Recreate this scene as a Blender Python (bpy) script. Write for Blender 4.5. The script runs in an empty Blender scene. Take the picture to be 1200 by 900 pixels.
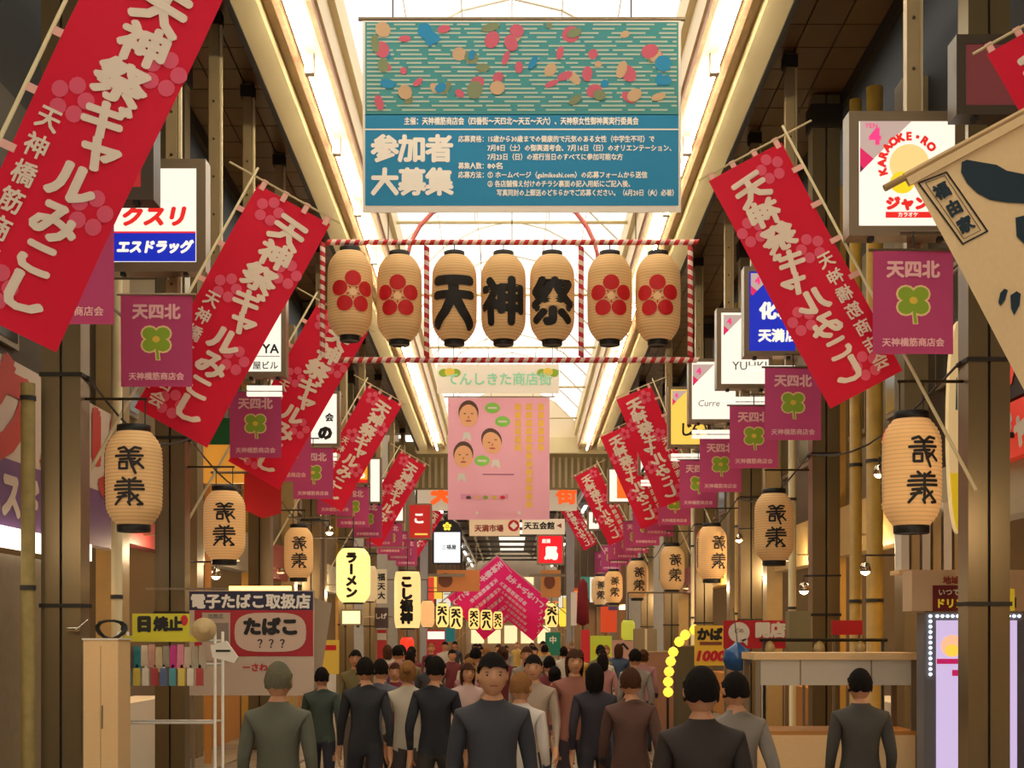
import bpy, math, random
from mathutils import Vector, Matrix
random.seed(7)
R = math.radians
S = bpy.context.scene
COL = S.collection
F = 1700.0      # focal length in pixels of the 1200 px wide frame
CH = 1.8        # camera height
HY = 745.0      # horizon row

# ---------------------------------------------------------------- camera, world, exposure
cam = bpy.data.objects.new('camera', bpy.data.cameras.new('camera'))
COL.objects.link(cam); S.camera = cam
cam.location = (0, 0, CH); cam.rotation_euler = (R(90), 0, 0)
cam.data.sensor_width = 36.0; cam.data.lens = 36.0*F/1200.0
cam.data.shift_y = (HY-450.0)/1200.0
cam.data.clip_end = 400
S.view_settings.view_transform = 'Standard'; S.view_settings.look = 'None'
S.view_settings.gamma = 1.0; S.view_settings.use_curve_mapping = False
S.view_settings.exposure = 0.46
W_ = bpy.data.worlds.new('world'); S.world = W_; W_.use_nodes = True
W_.node_tree.nodes['Background'].inputs[0].default_value = (1.0, 0.945, 0.86, 1)
W_.node_tree.nodes['Background'].inputs[1].default_value = 1.5
S.cycles.max_bounces = 6; S.cycles.diffuse_bounces = 3; S.cycles.transparent_max_bounces = 8
S.cycles.sample_clamp_indirect = 4.0
S.cycles.use_denoising = True
TUBE = 24.0     # strength of the fluorescent tubes
SIGN = 0.70     # strength of the backlit signs

# ---------------------------------------------------------------- helpers
def P(px, py, Y): return Vector(((px-600.0)*Y/F, Y, CH+(HY-py)*Y/F))
def lin(c):
    c /= 255.0
    return c/12.92 if c <= 0.04045 else ((c+0.055)/1.055)**2.4
MATS = {}
def mat(name, rgb, rough=0.6, metal=0.0, noise=0.0, nscale=6.0, bump=0.0, trans=0.0, emit=0.0, stretch=(1, 1, 1), spec=0.5):
    if name in MATS: return MATS[name]
    m = bpy.data.materials.new(name); m.use_nodes = True
    nt = m.node_tree; b = nt.nodes['Principled BSDF']
    col = tuple(lin(c) for c in rgb)+(1,)
    b.inputs['Base Color'].default_value = col
    b.inputs['Roughness'].default_value = rough; b.inputs['Metallic'].default_value = metal
    b.inputs['Specular IOR Level'].default_value = spec
    if noise > 0 or bump > 0:
        tc = nt.nodes.new('ShaderNodeTexCoord'); mp = nt.nodes.new('ShaderNodeMapping')
        mp.inputs['Scale'].default_value = stretch
        nz = nt.nodes.new('ShaderNodeTexNoise'); nz.inputs['Scale'].default_value = nscale; nz.inputs['Detail'].default_value = 5
        nt.links.new(tc.outputs['Object'], mp.inputs[0]); nt.links.new(mp.outputs[0], nz.inputs['Vector'])
        if noise > 0:
            mx = nt.nodes.new('ShaderNodeMix'); mx.data_type = 'RGBA'
            mx.inputs[6].default_value = tuple(c*(1-noise) for c in col[:3])+(1,)
            mx.inputs[7].default_value = tuple(min(1, c*(1+noise)) for c in col[:3])+(1,)
            nt.links.new(nz.outputs['Fac'], mx.inputs[0]); nt.links.new(mx.outputs[2], b.inputs['Base Color'])
        if bump > 0:
            bp = nt.nodes.new('ShaderNodeBump'); bp.inputs['Strength'].default_value = bump; bp.inputs['Distance'].default_value = 0.01
            nt.links.new(nz.outputs['Fac'], bp.inputs['Height']); nt.links.new(bp.outputs[0], b.inputs['Normal'])
    if emit > 0:
        b.inputs['Emission Color'].default_value = col; b.inputs['Emission Strength'].default_value = emit
    if trans > 0:
        out = nt.nodes['Material Output']; t = nt.nodes.new('ShaderNodeBsdfTranslucent'); t.inputs[0].default_value = col
        mx = nt.nodes.new('ShaderNodeMixShader'); mx.inputs[0].default_value = trans
        nt.links.new(b.outputs[0], mx.inputs[1]); nt.links.new(t.outputs[0], mx.inputs[2]); nt.links.new(mx.outputs[0], out.inputs[0])
    MATS[name] = m
    return m
def glow(name, rgb, e=None):      # the face of a backlit sign, a lamp or a lit paper lantern
    if name in MATS: return MATS[name]
    m = mat(name, rgb, 0.5, emit=(SIGN if e is None else e))
    m.node_tree.nodes['Principled BSDF'].inputs['Base Color'].default_value = tuple(0.35*lin(c) for c in rgb)+(1,)
    return m

GLY = {}
def glyph(s, res=2):
    k = (s, res)
    if k in GLY: return GLY[k]
    c = bpy.data.curves.new('glyph', 'FONT'); c.body = s; c.size = 1.0; c.resolution_u = res
    o = bpy.data.objects.new('glyph', c); COL.objects.link(o)
    dg = bpy.context.evaluated_depsgraph_get(); me = bpy.data.meshes.new_from_object(o.evaluated_get(dg))
    vs = [(v.co.x, v.co.y) for v in me.vertices]; fs = [tuple(p.vertices) for p in me.polygons]
    w = max([v[0] for v in vs] or [0]) + min([v[0] for v in vs] or [0])
    if len(s) == 1 and ord(s) > 0x2E80: w = 1.0
    GLY[k] = ([(x-w/2, y-0.38) for x, y in vs], fs, w)
    bpy.data.objects.remove(o); bpy.data.curves.remove(c); bpy.data.meshes.remove(me)
    return GLY[k]
RING = {0: [(0, 0)], 4: [(0, 0)]+[(math.cos(R(45+90*i)), math.sin(R(45+90*i))) for i in range(4)],
        8: [(0, 0)]+[(math.cos(R(45*i)), math.sin(R(45*i))) for i in range(8)]}

class MB:
    def __init__(s): s.v = []; s.f = []; s.m = []; s.ms = []; s.sm = []
    def mi(s, m):
        if m not in s.ms: s.ms.append(m)
        return s.ms.index(m)
    def add(s, vs, fs, m, smooth=False):
        n = len(s.v); i = s.mi(m)
        s.v += [tuple(v) for v in vs]
        for f in fs: s.f.append(tuple(n+k for k in f)); s.m.append(i); s.sm.append(smooth)
        return s
    def box(s, x0, x1, y0, y1, z0, z1, m):
        vs = [(x, y, z) for x in (x0, x1) for y in (y0, y1) for z in (z0, z1)]
        return s.add(vs, [(0, 1, 3, 2), (4, 6, 7, 5), (0, 4, 5, 1), (2, 3, 7, 6), (0, 2, 6, 4), (1, 5, 7, 3)], m)
    def tube(s, pts, r, m, n=8, cap=True):
        pts = [Vector(p) for p in pts]; rs = r if isinstance(r, (list, tuple)) else [r]*len(pts)
        vs = []; fs = []
        for i, p in enumerate(pts):
            d = (pts[min(i+1, len(pts)-1)]-pts[max(i-1, 0)]).normalized()
            a = d.cross(Vector((0, 0, 1))) if abs(d.z) < 0.95 else d.cross(Vector((0, 1, 0)))
            a.normalize(); b = d.cross(a)
            for k in range(n):
                t = 2*math.pi*k/n; vs.append(p+(a*math.cos(t)+b*math.sin(t))*rs[i])
        for i in range(len(pts)-1):
            for k in range(n): fs.append((i*n+k, i*n+(k+1) % n, (i+1)*n+(k+1) % n, (i+1)*n+k))
        if cap: fs.append(tuple(range(n))); fs.append(tuple(range((len(pts)-1)*n, len(pts)*n)))
        return s.add(vs, fs, m, True)
    def lathe(s, prof, m, n=20, c=(0, 0, 0), sx=1, sy=1):
        vs = []; fs = []
        for r, z in prof:
            for k in range(n):
                t = 2*math.pi*k/n; vs.append((c[0]+r*math.cos(t)*sx, c[1]+r*math.sin(t)*sy, c[2]+z))
        for i in range(len(prof)-1):
            for k in range(n): fs.append((i*n+k, i*n+(k+1) % n, (i+1)*n+(k+1) % n, (i+1)*n+k))
        fs.append(tuple(range(n))); fs.append(tuple(range((len(prof)-1)*n, len(prof)*n)))
        return s.add(vs, fs, m, True)
    def poly(s, pts, y, m, th=0.0, fn=None):
        """flat outline (x, z) in the plane y, optionally with a thickness behind it"""
        n = len(pts); vs = [(x, y, z) for x, z in pts]; fs = [tuple(range(n))]
        if th:
            vs += [(x, y+th, z) for x, z in pts]; fs.append(tuple(range(2*n-1, n-1, -1)))
            fs += [(i, (i+1) % n, n+(i+1) % n, n+i) for i in range(n)]
        if fn: vs = [fn(*v) for v in vs]
        return s.add(vs, fs, m)
    def disc(s, cx, cz, rx, rz, y, m, n=20, fn=None, a0=0, rot=0):
        pts = []
        for k in range(n):
            t = 2*math.pi*k/n; x, z = rx*math.cos(t), rz*math.sin(t)
            pts.append((cx+x*math.cos(rot)-z*math.sin(rot), cz+x*math.sin(rot)+z*math.cos(rot)))
        if fn:      # ringed fan, so that the disc follows a curved surface
            vs = [(cx, y, cz)]+[(cx+(px-cx)*q, y, cz+(pz-cz)*q) for q in (.5, 1) for px, pz in pts]
            fs = [(0, 1+k, 1+(k+1) % n) for k in range(n)]+[(1+k, 1+n+k, 1+n+(k+1) % n, 1+(k+1) % n) for k in range(n)]
            return s.add([fn(*v) for v in vs], fs, m)
        return s.poly(pts, y, m, fn=fn)
    def text(s, body, cx, cz, size, y, m, bold=0.03, vertical=False, pitch=1.0, n=4, fn=None, rot=0.0, sx=1.0, align='c', res=2, shear=0.0, fit=None):
        jobs = []
        if vertical:
            k = len(body)
            for i, ch in enumerate(body): jobs.append((ch, 0, (k-1)/2*pitch-i*pitch, R(-90) if ch in 'ー〜' else 0))
        else:
            w = glyph(body, res)[2]
            if fit: sx = fit/(w*size)
            jobs.append((body, {'c': 0, 'l': w/2, 'r': -w/2}[align], 0, 0))
        ring = RING[n] if bold > 0 else RING[0]
        cr, sr = math.cos(rot), math.sin(rot)
        for ch, ox, oz, cro in jobs:
            if ch in ' 　': continue
            g, fs, w = glyph(ch, res); c2, s2 = math.cos(cro), math.sin(cro)
            for q, (dx, dz) in enumerate(ring):
                vs = []
                for gx, gz in g:
                    x = (gx*c2-gz*s2+dx*bold+ox+gz*shear)*sx; z = gx*s2+gz*c2+dz*bold+oz
                    x *= size; z *= size
                    v = (cx+x*cr-z*sr, y-0.0003*q, cz+x*sr+z*cr)
                    vs.append(fn(*v) if fn else v)
                s.add(vs, fs, m)
        return s
    def stroke(s, pts, w, y, m, fn=None, ox=0, oz=0, sc=1):
        """a brush stroke of even width with round ends"""
        pts = [Vector((ox+p[0]*sc, oz+p[1]*sc)) for p in pts]; w *= sc
        for a, b in zip(pts, pts[1:]):
            d = (b-a); L = max(d.length, 1e-6); d /= L; nn = Vector((-d.y, d.x))*w/2
            k = max(1, int(L/.035)) if fn else 1
            for i in range(k):
                p = a+(b-a)*i/k; q = a+(b-a)*(i+1)/k
                s.poly([tuple(p+nn), tuple(q+nn), tuple(q-nn), tuple(p-nn)], y, m, fn=fn)
        for p in pts: s.disc(p.x, p.y, w/2, w/2, y-0.0004, m, 8, fn)
        return s
    def mesh(s, name):
        me = bpy.data.meshes.new(name); me.from_pydata(s.v, [], s.f)
        for m in s.ms: me.materials.append(m)
        me.polygons.foreach_set('material_index', s.m); me.polygons.foreach_set('use_smooth', s.sm)
        me.update(); return me
def link(name, me, parent=None, loc=(0, 0, 0), rot=(0, 0, 0), kind=None):
    if isinstance(me, MB): me = me.mesh(name)
    o = bpy.data.objects.new(name, me); COL.objects.link(o)
    o.location = loc; o.rotation_euler = rot
    if parent is not None: o.parent = parent
    if kind: o['kind'] = kind
    return o
def tag(o, label, cat, group=None):
    o['label'] = label; o['category'] = cat
    if group: o['group'] = group
    return o
def thing(name, label, cat, loc=(0, 0, 0), group=None, rot=(0, 0, 0)):
    return tag(link(name, None, None, loc, rot), label, cat, group)
def copy_part(o, parent, loc=None, rot=None):
    c = o.copy(); COL.objects.link(c); c.parent = parent
    if loc is not None: c.location = loc
    if rot is not None: c.rotation_euler = rot
    return c
def copy_tree(o, parent=None):
    c = o.copy(); COL.objects.link(c); c.parent = parent
    for ch in KIDS(o): copy_tree(ch, c)
    return c
def KIDS(o): return [x for x in bpy.data.objects if x.parent == o]

# ---------------------------------------------------------------- materials
M = dict(
 soffit=mat('brown_soffit', (112, 88, 56), 0.35, noise=.25, nscale=3), joint=mat('dark_joint', (40, 32, 22), .8),
 beam=mat('cream_beam', (224, 206, 158), .45, noise=.12, nscale=2, stretch=(1, .2, 1)), beam_d=mat('tan_beam', (190, 166, 120), .5, noise=.15),
 rail=mat('rusty_rail', (186, 146, 112), .5, noise=.35, nscale=9), steel=mat('brown_steel_column', (118, 103, 74), .32, .45, noise=.12, nscale=2, stretch=(3, 3, .3)),
 post=mat('tan_steel_post', (164, 142, 104), .4, .25, noise=.1), rivet=mat('rivet_steel', (90, 76, 56), .4, .6),
 groove=mat('dark_groove', (34, 30, 24), .7), ochre=mat('ochre_pipe', (178, 140, 58), .5, noise=.25, nscale=7), moss=mat('stained_pipe', (140, 122, 70), .7, noise=.35, nscale=12),
 black=mat('matt_black', (16, 14, 13), .55), white=mat('white_paint', (232, 226, 212), .5), cream=mat('cream_cloth', (240, 204, 150), .7, noise=.05, bump=.2, nscale=40),
 flag=mat('red_festival_cloth', (222, 14, 52), .75, trans=.28, bump=.15, nscale=60), blossom=mat('pink_blossom_print', (248, 104, 132), .75, trans=.28),
 flagtext=mat('pale_print', (255, 236, 214), .7, trans=.2), tab=mat('pale_tab', (240, 180, 165), .7),
 plum=mat('plum_cloth', (192, 70, 124), .75, trans=.25, noise=.06, nscale=4), plumtext=mat('pale_pink_print', (255, 204, 206), .7, trans=.2),
 leaf=mat('clover_green', (138, 168, 40), .7), leaf2=mat('clover_yellow', (226, 190, 70), .7), leafedge=mat('clover_edge', (240, 205, 150), .7),
 bamboo=mat('pale_pole', (214, 196, 150), .45), paper=None, ink=mat('black_ink', (22, 18, 16), .6), redpaint=mat('red_print', (205, 10, 22), .6),
 teal=mat('teal_print', (0, 130, 176), .6, noise=.05, nscale=2), bannertext=mat('cream_print', (255, 246, 230), .6), ban_white=mat('banner_white', (240, 228, 210), .6),
 pinkb=mat('pink_cloth', (255, 184, 202), .7, trans=.2, noise=.05, nscale=3), yel=mat('yellow_print', (252, 196, 92), .6), grn=mat('green_print', (150, 216, 90), .6),
 skinp=mat('face_print', (248, 184, 134), .6), hairp=mat('hair_print', (96, 62, 50), .6), pale=mat('pale_gable', (236, 218, 186), .6),
 rib=mat('rib_paint', (244, 232, 206), .5), wire=mat('dark_wire', (36, 30, 26), .6), redcord=mat('red_cord', (214, 70, 70), .6),
 frame=mat('grey_sign_frame', (140, 122, 98), .35, .4), frame_d=mat('dark_sign_frame', (80, 70, 58), .4, .4),
 floor=mat('floor_tile', (126, 112, 92), .45, noise=.15, nscale=2), floor2=mat('floor_tile_dark', (104, 90, 74), .45, noise=.15, nscale=2), grout=mat('grout', (70, 62, 54), .8),
 wall=mat('facade_grey_brown', (96, 82, 62), .6, noise=.2, nscale=2), wall2=mat('facade_beige', (150, 130, 98), .6, noise=.15, nscale=2), dark=mat('near_black', (22, 18, 14), .7),
 wood=mat('lit_wood', (190, 130, 60), .55, noise=.15, nscale=3, stretch=(1, 1, .2)), concrete=mat('rough_plaster', (150, 132, 104), .8, noise=.15, nscale=8, bump=.4),
)
def paper_mat(name, rgb, e):
    m = mat(name, rgb, .75, noise=.05, nscale=3); b = m.node_tree.nodes['Principled BSDF']
    b.inputs['Emission Color'].default_value = (1.0, 0.52, 0.2, 1); b.inputs['Emission Strength'].default_value = e
    nt = m.node_tree; tc = nt.nodes.new('ShaderNodeTexCoord'); wv = nt.nodes.new('ShaderNodeTexWave'); wv.bands_direction = 'Z'; wv.inputs['Scale'].default_value = 9.5; wv.inputs['Distortion'].default_value = 0
    rp_ = nt.nodes.new('ShaderNodeMapRange'); rp_.inputs[1].default_value = .0; rp_.inputs[2].default_value = .35; rp_.inputs[3].default_value = .74; rp_.inputs[4].default_value = 1.0
    mx = nt.nodes.new('ShaderNodeMix'); mx.data_type = 'RGBA'; mx.blend_type = 'MULTIPLY'; mx.inputs[0].default_value = 1.0
    src = b.inputs['Base Color'].links[0].from_socket
    nt.links.new(tc.outputs['Object'], wv.inputs['Vector']); nt.links.new(wv.outputs['Fac'], rp_.inputs[0]); nt.links.new(src, mx.inputs[6]); nt.links.new(rp_.outputs[0], mx.inputs[7]); nt.links.new(mx.outputs[2], b.inputs['Base Color'])
    return m
M['paper'] = paper_mat('lantern_paper', (236, 194, 134), .06)
M['paper_lit'] = paper_mat('lit_lantern_paper', (238, 188, 120), .17)

# ---------------------------------------------------------------- floor
fl = link('floor', MB().box(-6, 6, -14, 120, -.1, -.012, M['grout']), kind='structure')
tA = MB().box(-.485, .485, -.485, .485, -.012, 0, M['floor']).mesh('tile'); tB = MB().box(-.485, .485, -.485, .485, -.012, 0, M['floor2']).mesh('tile')
for j in range(23):
    for i in range(10): link('tile', tB if (i in (1, 8)) or (j % 6 == 0) else tA, fl, (i-4.5, 11.5+j, 0))
far = MB()
for j in range(34, 118, 2):
    for i in range(5): far.box(i*2-4.97, i*2-3.03, j+.5+.03, j+2.5-.03, -.012, 0, M['floor'])
for j in range(-14, 11, 2):
    for i in range(5): far.box(i*2-4.97, i*2-3.03, j+.03, min(j+2, 11)-.03, -.012, 0, M['floor'])
link('tile_run', far, fl, kind='stuff')

# ---------------------------------------------------------------- arcade roof (slopes gently down with the street)
SL = -0.024
Y0, Y1 = -14.0, 45.0
def zr(Y): return 8.17+SL*(Y-17.1)
ceil = link('ceiling', None, None, (0, 17.1, 8.17), (math.atan(SL), 0, 0), kind='structure')
L0, L1 = Y0-17.1, Y1-17.1
for sgn in (-1, 1):
    def long(name, xa, xb, za, zb, m, a=L0, b=L1):
        x0, x1 = sorted((sgn*xa, sgn*xb)); return link(name, MB().box(x0, x1, a, b, za, zb, m), ceil)
    long('gutter_beam', 2.86, 2.60, .02, .55, M['beam'])
    long('gutter_shadow_lip', 2.92, 2.86, .0, .6, M['joint'])
    long('recess_board', 2.60, 2.42, .18, .55, M['beam_d'])
    long('cable_rail', 2.44, 2.38, .02, .12, M['rail'])
    long('lamp_housing', 2.36, 2.12, .10, .40, M['beam'])
    long('inner_rail', 2.10, 2.05, .05, .16, M['rail'])
    long('inner_fascia', 2.12, 2.02, .16, .95, M['pale'])
    long('inner_cornice', 2.02, 1.94, .55, .95, M['beam'])
    tm = MB().tube([(0, 0, 0), (0, 1.18, 0)], .026, glow('fluorescent_tube', (255, 244, 214), TUBE), 6).mesh('light_tube')
    y = L0
    while y < L1-1.3:
        link('light_tube', tm, ceil, (sgn*2.26, y, -.10)); y += 1.26
    bk = MB().box(-.05, .05, -.06, .06, -.13, .1, M['white']).mesh('lamp_holder')
    y = L0
    while y < L1-1.3:
        link('lamp_holder', bk, ceil, (sgn*2.26, y-.04, .0)); y += 2.52
# peaked vault of translucent panes on curved ribs
VP = [(-1.96, .95), (-1.35, 1.55), (-.66, 1.92), (0, 2.08), (.66, 1.92), (1.35, 1.55), (1.96, .95)]
pane_m = bpy.data.materials.new('opal_roof_pane'); pane_m.use_nodes = True
_n = pane_m.node_tree; _n.nodes.remove(_n.nodes['Principled BSDF']); _t = _n.nodes.new('ShaderNodeBsdfTranslucent'); _t.inputs[0].default_value = (.95, .93, .9, 1)
_p = _n.nodes.new('ShaderNodeBsdfTransparent'); _p.inputs[0].default_value = (.95, .93, .9, 1)
_x = _n.nodes.new('ShaderNodeMixShader'); _x.inputs[0].default_value = .5
_n.links.new(_t.outputs[0], _x.inputs[1]); _n.links.new(_p.outputs[0], _x.inputs[2]); _n.links.new(_x.outputs[0], _n.nodes['Material Output'].inputs[0])
BAY = 2.36; nb = 25
for k in range(6):
    (xa, za), (xb, zb) = VP[k], VP[k+1]
    d = Vector((xb-xa, 0, zb-za)); d.normalize()
    a = (xa+d.x*.02, za+d.z*.02); b = (xb-d.x*.02, zb-d.z*.02)
    pm = MB().add([(a[0], .03, a[1]), (b[0], .03, b[1]), (b[0], BAY-.03, b[1]), (a[0], BAY-.03, a[1])], [(0, 1, 2, 3)], pane_m).mesh('roof_pane')
    for j in range(nb): link('roof_pane', pm, ceil, (0, L0+j*BAY, 0))
rb = MB()
for (xa, za), (xb, zb) in zip(VP, VP[1:]): rb.tube([(xa, 0, za-.02), (xb, 0, zb-.02)], .018, M['rib'], 5)
rb = rb.mesh('roof_rib')
for j in range(nb+1): link('roof_rib', rb, ceil, (0, L0+j*BAY, 0))
for k in range(1, 6): link('glazing_bar', MB().tube([(VP[k][0], L0, VP[k][1]-.02), (VP[k][0], L1, VP[k][1]-.02)], .009, M['rib'], 4), ceil)
tie = MB().tube([(-2.0, 0, .75), (2.0, 0, .75)], .03, M['beam'], 6).mesh('tie_bar')
for j in range(2, nb, 2): link('tie_bar', tie, ceil, (0, L0+j*BAY+.6, 0))
hg = MB().tube([(0, 0, .72), (0, 0, 1.9)], .006, M['wire'], 4).mesh('hanger_rod')
for j in range(2, nb, 2):
    for x in (-.62, .62): link('hanger_rod', hg, ceil, (x, L0+j*BAY+.6, 0))
# soffits of brown panels above the shop fronts
for sgn, nm in ((-1, 'trim_1'), (1, 'trim_2')):
    so = link(nm, None, None, (0, 17.1, 8.17), (math.atan(SL), 0, 0), kind='structure')
    x0, x1 = sorted((sgn*2.92, sgn*4.2)); link('soffit_backing', MB().box(x0, x1, L0, L1, .62, .70, M['joint']), so)
    pm = MB().box(-.203, .203, .01, .60, 0, .03, M['soffit']).mesh('soffit_panel')
    for j in range(56):
        for i in range(3): link('soffit_panel', pm, so, (sgn*(3.145+.425*i), L0+25+j*.615, .59))
    st = MB()
    for i in range(3): st.box(*sorted((sgn*(2.945+.425*i), sgn*(3.345+.425*i))), L0, L0+25, .59, .62, M['soffit'])
    link('soffit_sheet', st, so)
    lg = MB().box(*sorted((sgn*4.2, sgn*4.26)), L0, L1, .4, .75, M['joint']); link('edge_angle', lg, so)
    link('dark_roof_board', MB().box(*sorted((sgn*4.26, sgn*6.0)), L0, L1, 1.5, 1.6, M['dark']), so)
# end gable of the roof
zg = zr(Y1)
gb = MB().poly([(-3.0, zg+.0), (3.0, zg+.0), (3.0, zg+.9)]+[(x, zg+z) for x, z in reversed(VP)]+[(-3.0, zg+.9)], Y1+.02, M['pale'], .12)
gw = link('wall_end', gb, kind='structure')
link('lower_band', MB().box(-2.95, 2.95, Y1-.25, Y1, zg-.06, zg+.42, M['beam']), gw)
link('olive_panel', MB().box(-3.9, 3.9, Y1+.6, Y1+.8, zg-1.1, zg+.4, mat('olive_sheet', (128, 112, 70), .5, noise=.1)), gw)
sl = MB()
for i in range(40): sl.box(-3.8+i*.195, -3.72+i*.195, Y1+.56, Y1+.6, zg-1.05, zg-.1, M['post'])
o = link('panel_batten', sl, gw, kind='stuff')
for i in range(4):
    for x in (-1.62, 1.62): pass

# ---------------------------------------------------------------- side facades
SHOPS = [(-14, 8), (8, 12.6), (12.6, 17.3), (17.3, 21.5), (21.5, 26.5), (26.5, 31), (31, 36), (36, 40.5), (40.5, 45)]
FAC = [(84, 70, 48), (108, 92, 62), (70, 58, 42), (124, 104, 68), (78, 64, 46), (98, 82, 56), (66, 54, 38), (112, 94, 66), (86, 72, 50)]
def facade(sgn, nm):
    w = link(nm, None, None, (0, 0, 0), kind='structure'); X = 4.9
    for i, (a, b) in enumerate(SHOPS):
        c = FAC[(i+(0 if sgn < 0 else 4)) % 9]; m = mat('facade_%d_%d' % c[:2], c, .6, noise=.18, nscale=2)
        up = MB(); x0, x1 = sorted((sgn*X, sgn*(X+.2))); up.box(x0, x1, a, b, 3.7, 7.1, m); link('upper_shade_band', MB().box(x0, x1, a, b, 7.1, 10.2, M['dark']), w)  # wall top coloured near black to stand for shade above the soffit
        link('upper_wall', up, w)
        fz = ((190, 160, 100), (150, 60, 40), (210, 200, 170), (60, 50, 44), (200, 150, 60), (180, 170, 140), (120, 40, 40), (190, 160, 110), (150, 140, 120))[(i*2+(1 if sgn > 0 else 0)) % 9]
        if i not in (2,) or sgn > 0:
            link('fascia_board', MB().box(*sorted((sgn*(X-.15), sgn*(X+.1))), a+.25, b-.25, 2.95, 3.65, mat('fascia_%d_%d' % fz[:2], fz, .5, noise=.08)), w)
        for yy in (a, ):
            pc = ((176, 148, 96), (130, 112, 78), (180, 138, 58))[(i+(sgn > 0)) % 3]
            link('pilaster', MB().box(*sorted((sgn*(X-.28), sgn*X)), yy-.22, yy+.22, 0, 8.4, mat('pilaster_%d' % pc[0], pc, .5, noise=.12)), w)
        # upper floor windows
        n = max(1, int((b-a)/1.6))
        for k in range(n):
            yc = a+(k+.5)*(b-a)/n
            f = link('window_frame', MB().box(*sorted((sgn*(X-.05), sgn*X)), yc-.5, yc+.5, 4.6, 5.9, M['frame']), w)
            link('pane', MB().box(*sorted((sgn*(X-.06), sgn*(X-.05))), yc-.44, yc+.44, 4.66, 5.84, mat('dark_glass', (30, 28, 24), .15)), f)
        # the shop room behind the opening
        rm = MB(); xo, xi = sgn*(X+.2), sgn*(X+2.4)
        rm.box(*sorted((xi, xi+sgn*.1)), a, b, 0, 3.6, M['wood'] if i % 2 else M['wall2'])
        rm.box(*sorted((sgn*X, xi)), a-.05, a+.05, 0, 3.7, M['wall2']); rm.box(*sorted((sgn*X, xi)), b-.06, b-.02, 0, 3.7, M['wall'])
        rm.box(*sorted((sgn*X, xi)), a, b, 3.6, 3.7, M['white'])
        link('shop_room', rm, w)
        if i >= 1:
            link('shop_light', MB().box(*sorted((sgn*(X+.8), sgn*(X+1.5))), (a+b)/2-.9, (a+b)/2+.9, 3.52, 3.56, glow('shop_lamp', (255, 196, 110), 7)), w)
            cnt = MB().box(*sorted((sgn*(X-.1), sgn*(X+.45))), a+.7, b-.9, 0, .95, M['wood'] if i % 2 == 0 else M['white'])
            link('shop_counter', cnt, w)
            # goods on shelves at the back of the room
            for lv in (1.0, 1.5, 2.0, 2.5):
                sh = link('shelf', MB().box(*sorted((sgn*(X+2.0), xi)), a+.4, b-.4, lv-.03, lv, M['wood']), w)
                g = MB(); yy = a+.5
                while yy < b-.6:
                    h = random.uniform(.12, .34); cc = random.choice(['redpaint', 'white', 'yel', 'teal', 'grn', 'pinkb', 'dark'])
                    g.box(*sorted((sgn*(X+2.05), sgn*(X+2.3))), yy, yy+.2, lv, lv+h, M[cc]); yy += .26
                link('packed_goods', g, sh, kind='stuff')
    return w
wl = facade(-1, 'wall_left'); wr = facade(1, 'wall_right')

# ---------------------------------------------------------------- steel columns, posts, pipes
COLM = {-1: [13.0, 17.1, 23.1, 29.0, 35.0, 41.0], 1: [12.3, 18.6, 24.4, 30.3, 36.5, 43.0]}
ORD = ['nearest', 'second', 'third', 'fourth', 'fifth', 'sixth', 'seventh', 'eighth', 'ninth', 'tenth', 'eleventh', 'twelfth', 'thirteenth', 'fourteenth']
def side(s): return 'left' if s < 0 else 'right'
def column(x, Y, label):
    t = thing('arcade_column', label, 'column', (x, Y, 0), 'steel columns along the shops')
    H = zr(Y)+.55
    b = MB().box(-.175, -.012, -.14, .14, 0, H, M['steel']).box(.012, .175, -.14, .14, 0, H, M['steel']).box(-.012, .012, -.10, .14, 0, H, M['groove'])
    link('shaft', b, t)
    link('collar', MB().box(-.2, .2, -.165, .165, H-.42, H-.12, M['joint']), t)
    link('foot_plate', MB().box(-.24, .24, -.2, .2, 0, .04, M['rivet']), t)
    for z in (2.05, 4.1): link('clamp_band', MB().box(-.19, .19, -.155, .155, z, z+.035, M['groove']), t)
    return t
for s in (-1, 1):
    for i, Y in enumerate(COLM[s]): column(s*4.0, Y, '%s steel column from the front on the %s side, grooved and grey brown' % (ORD[i], side(s)))
POST = {-1: [11.6, 14.2, 16.2, 18.25, 20.7, 25.0, 28.5, 32, 36, 40, 44], 1: [12.05, 17.35, 19.85, 22.3, 25.85, 30.85, 36.85, 42.1]}
for s in (-1, 1):
    for i, Y in enumerate(POST[s]):
        t = thing('sign_post', '%s thin riveted steel post from the front on the %s side, hanging from the soffit' % (ORD[i], side(s)), 'post', (s*3.32, Y, 0), 'thin steel posts that carry the signs')
        zt = zr(Y)+.58; zb = 4.98
        link('shaft', MB().box(-.055, .055, -.055, .055, zb, zt, M['post']), t)
        link('edge_strip', MB().box(.062*1, .085, -.03, .03, zb, zt, M['bamboo']), t)
        link('head_collar', MB().box(-.085, .085, -.085, .085, zt-.16, zt-.02, M['joint']), t)
        rv = MB().tube([(0, -.055, 0), (0, -.066, 0)], .014, M['rivet'], 6).mesh('rivet')
        for k in range(7): link('rivet', rv, t, (0, 0, zb+.25+k*.42))
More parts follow.
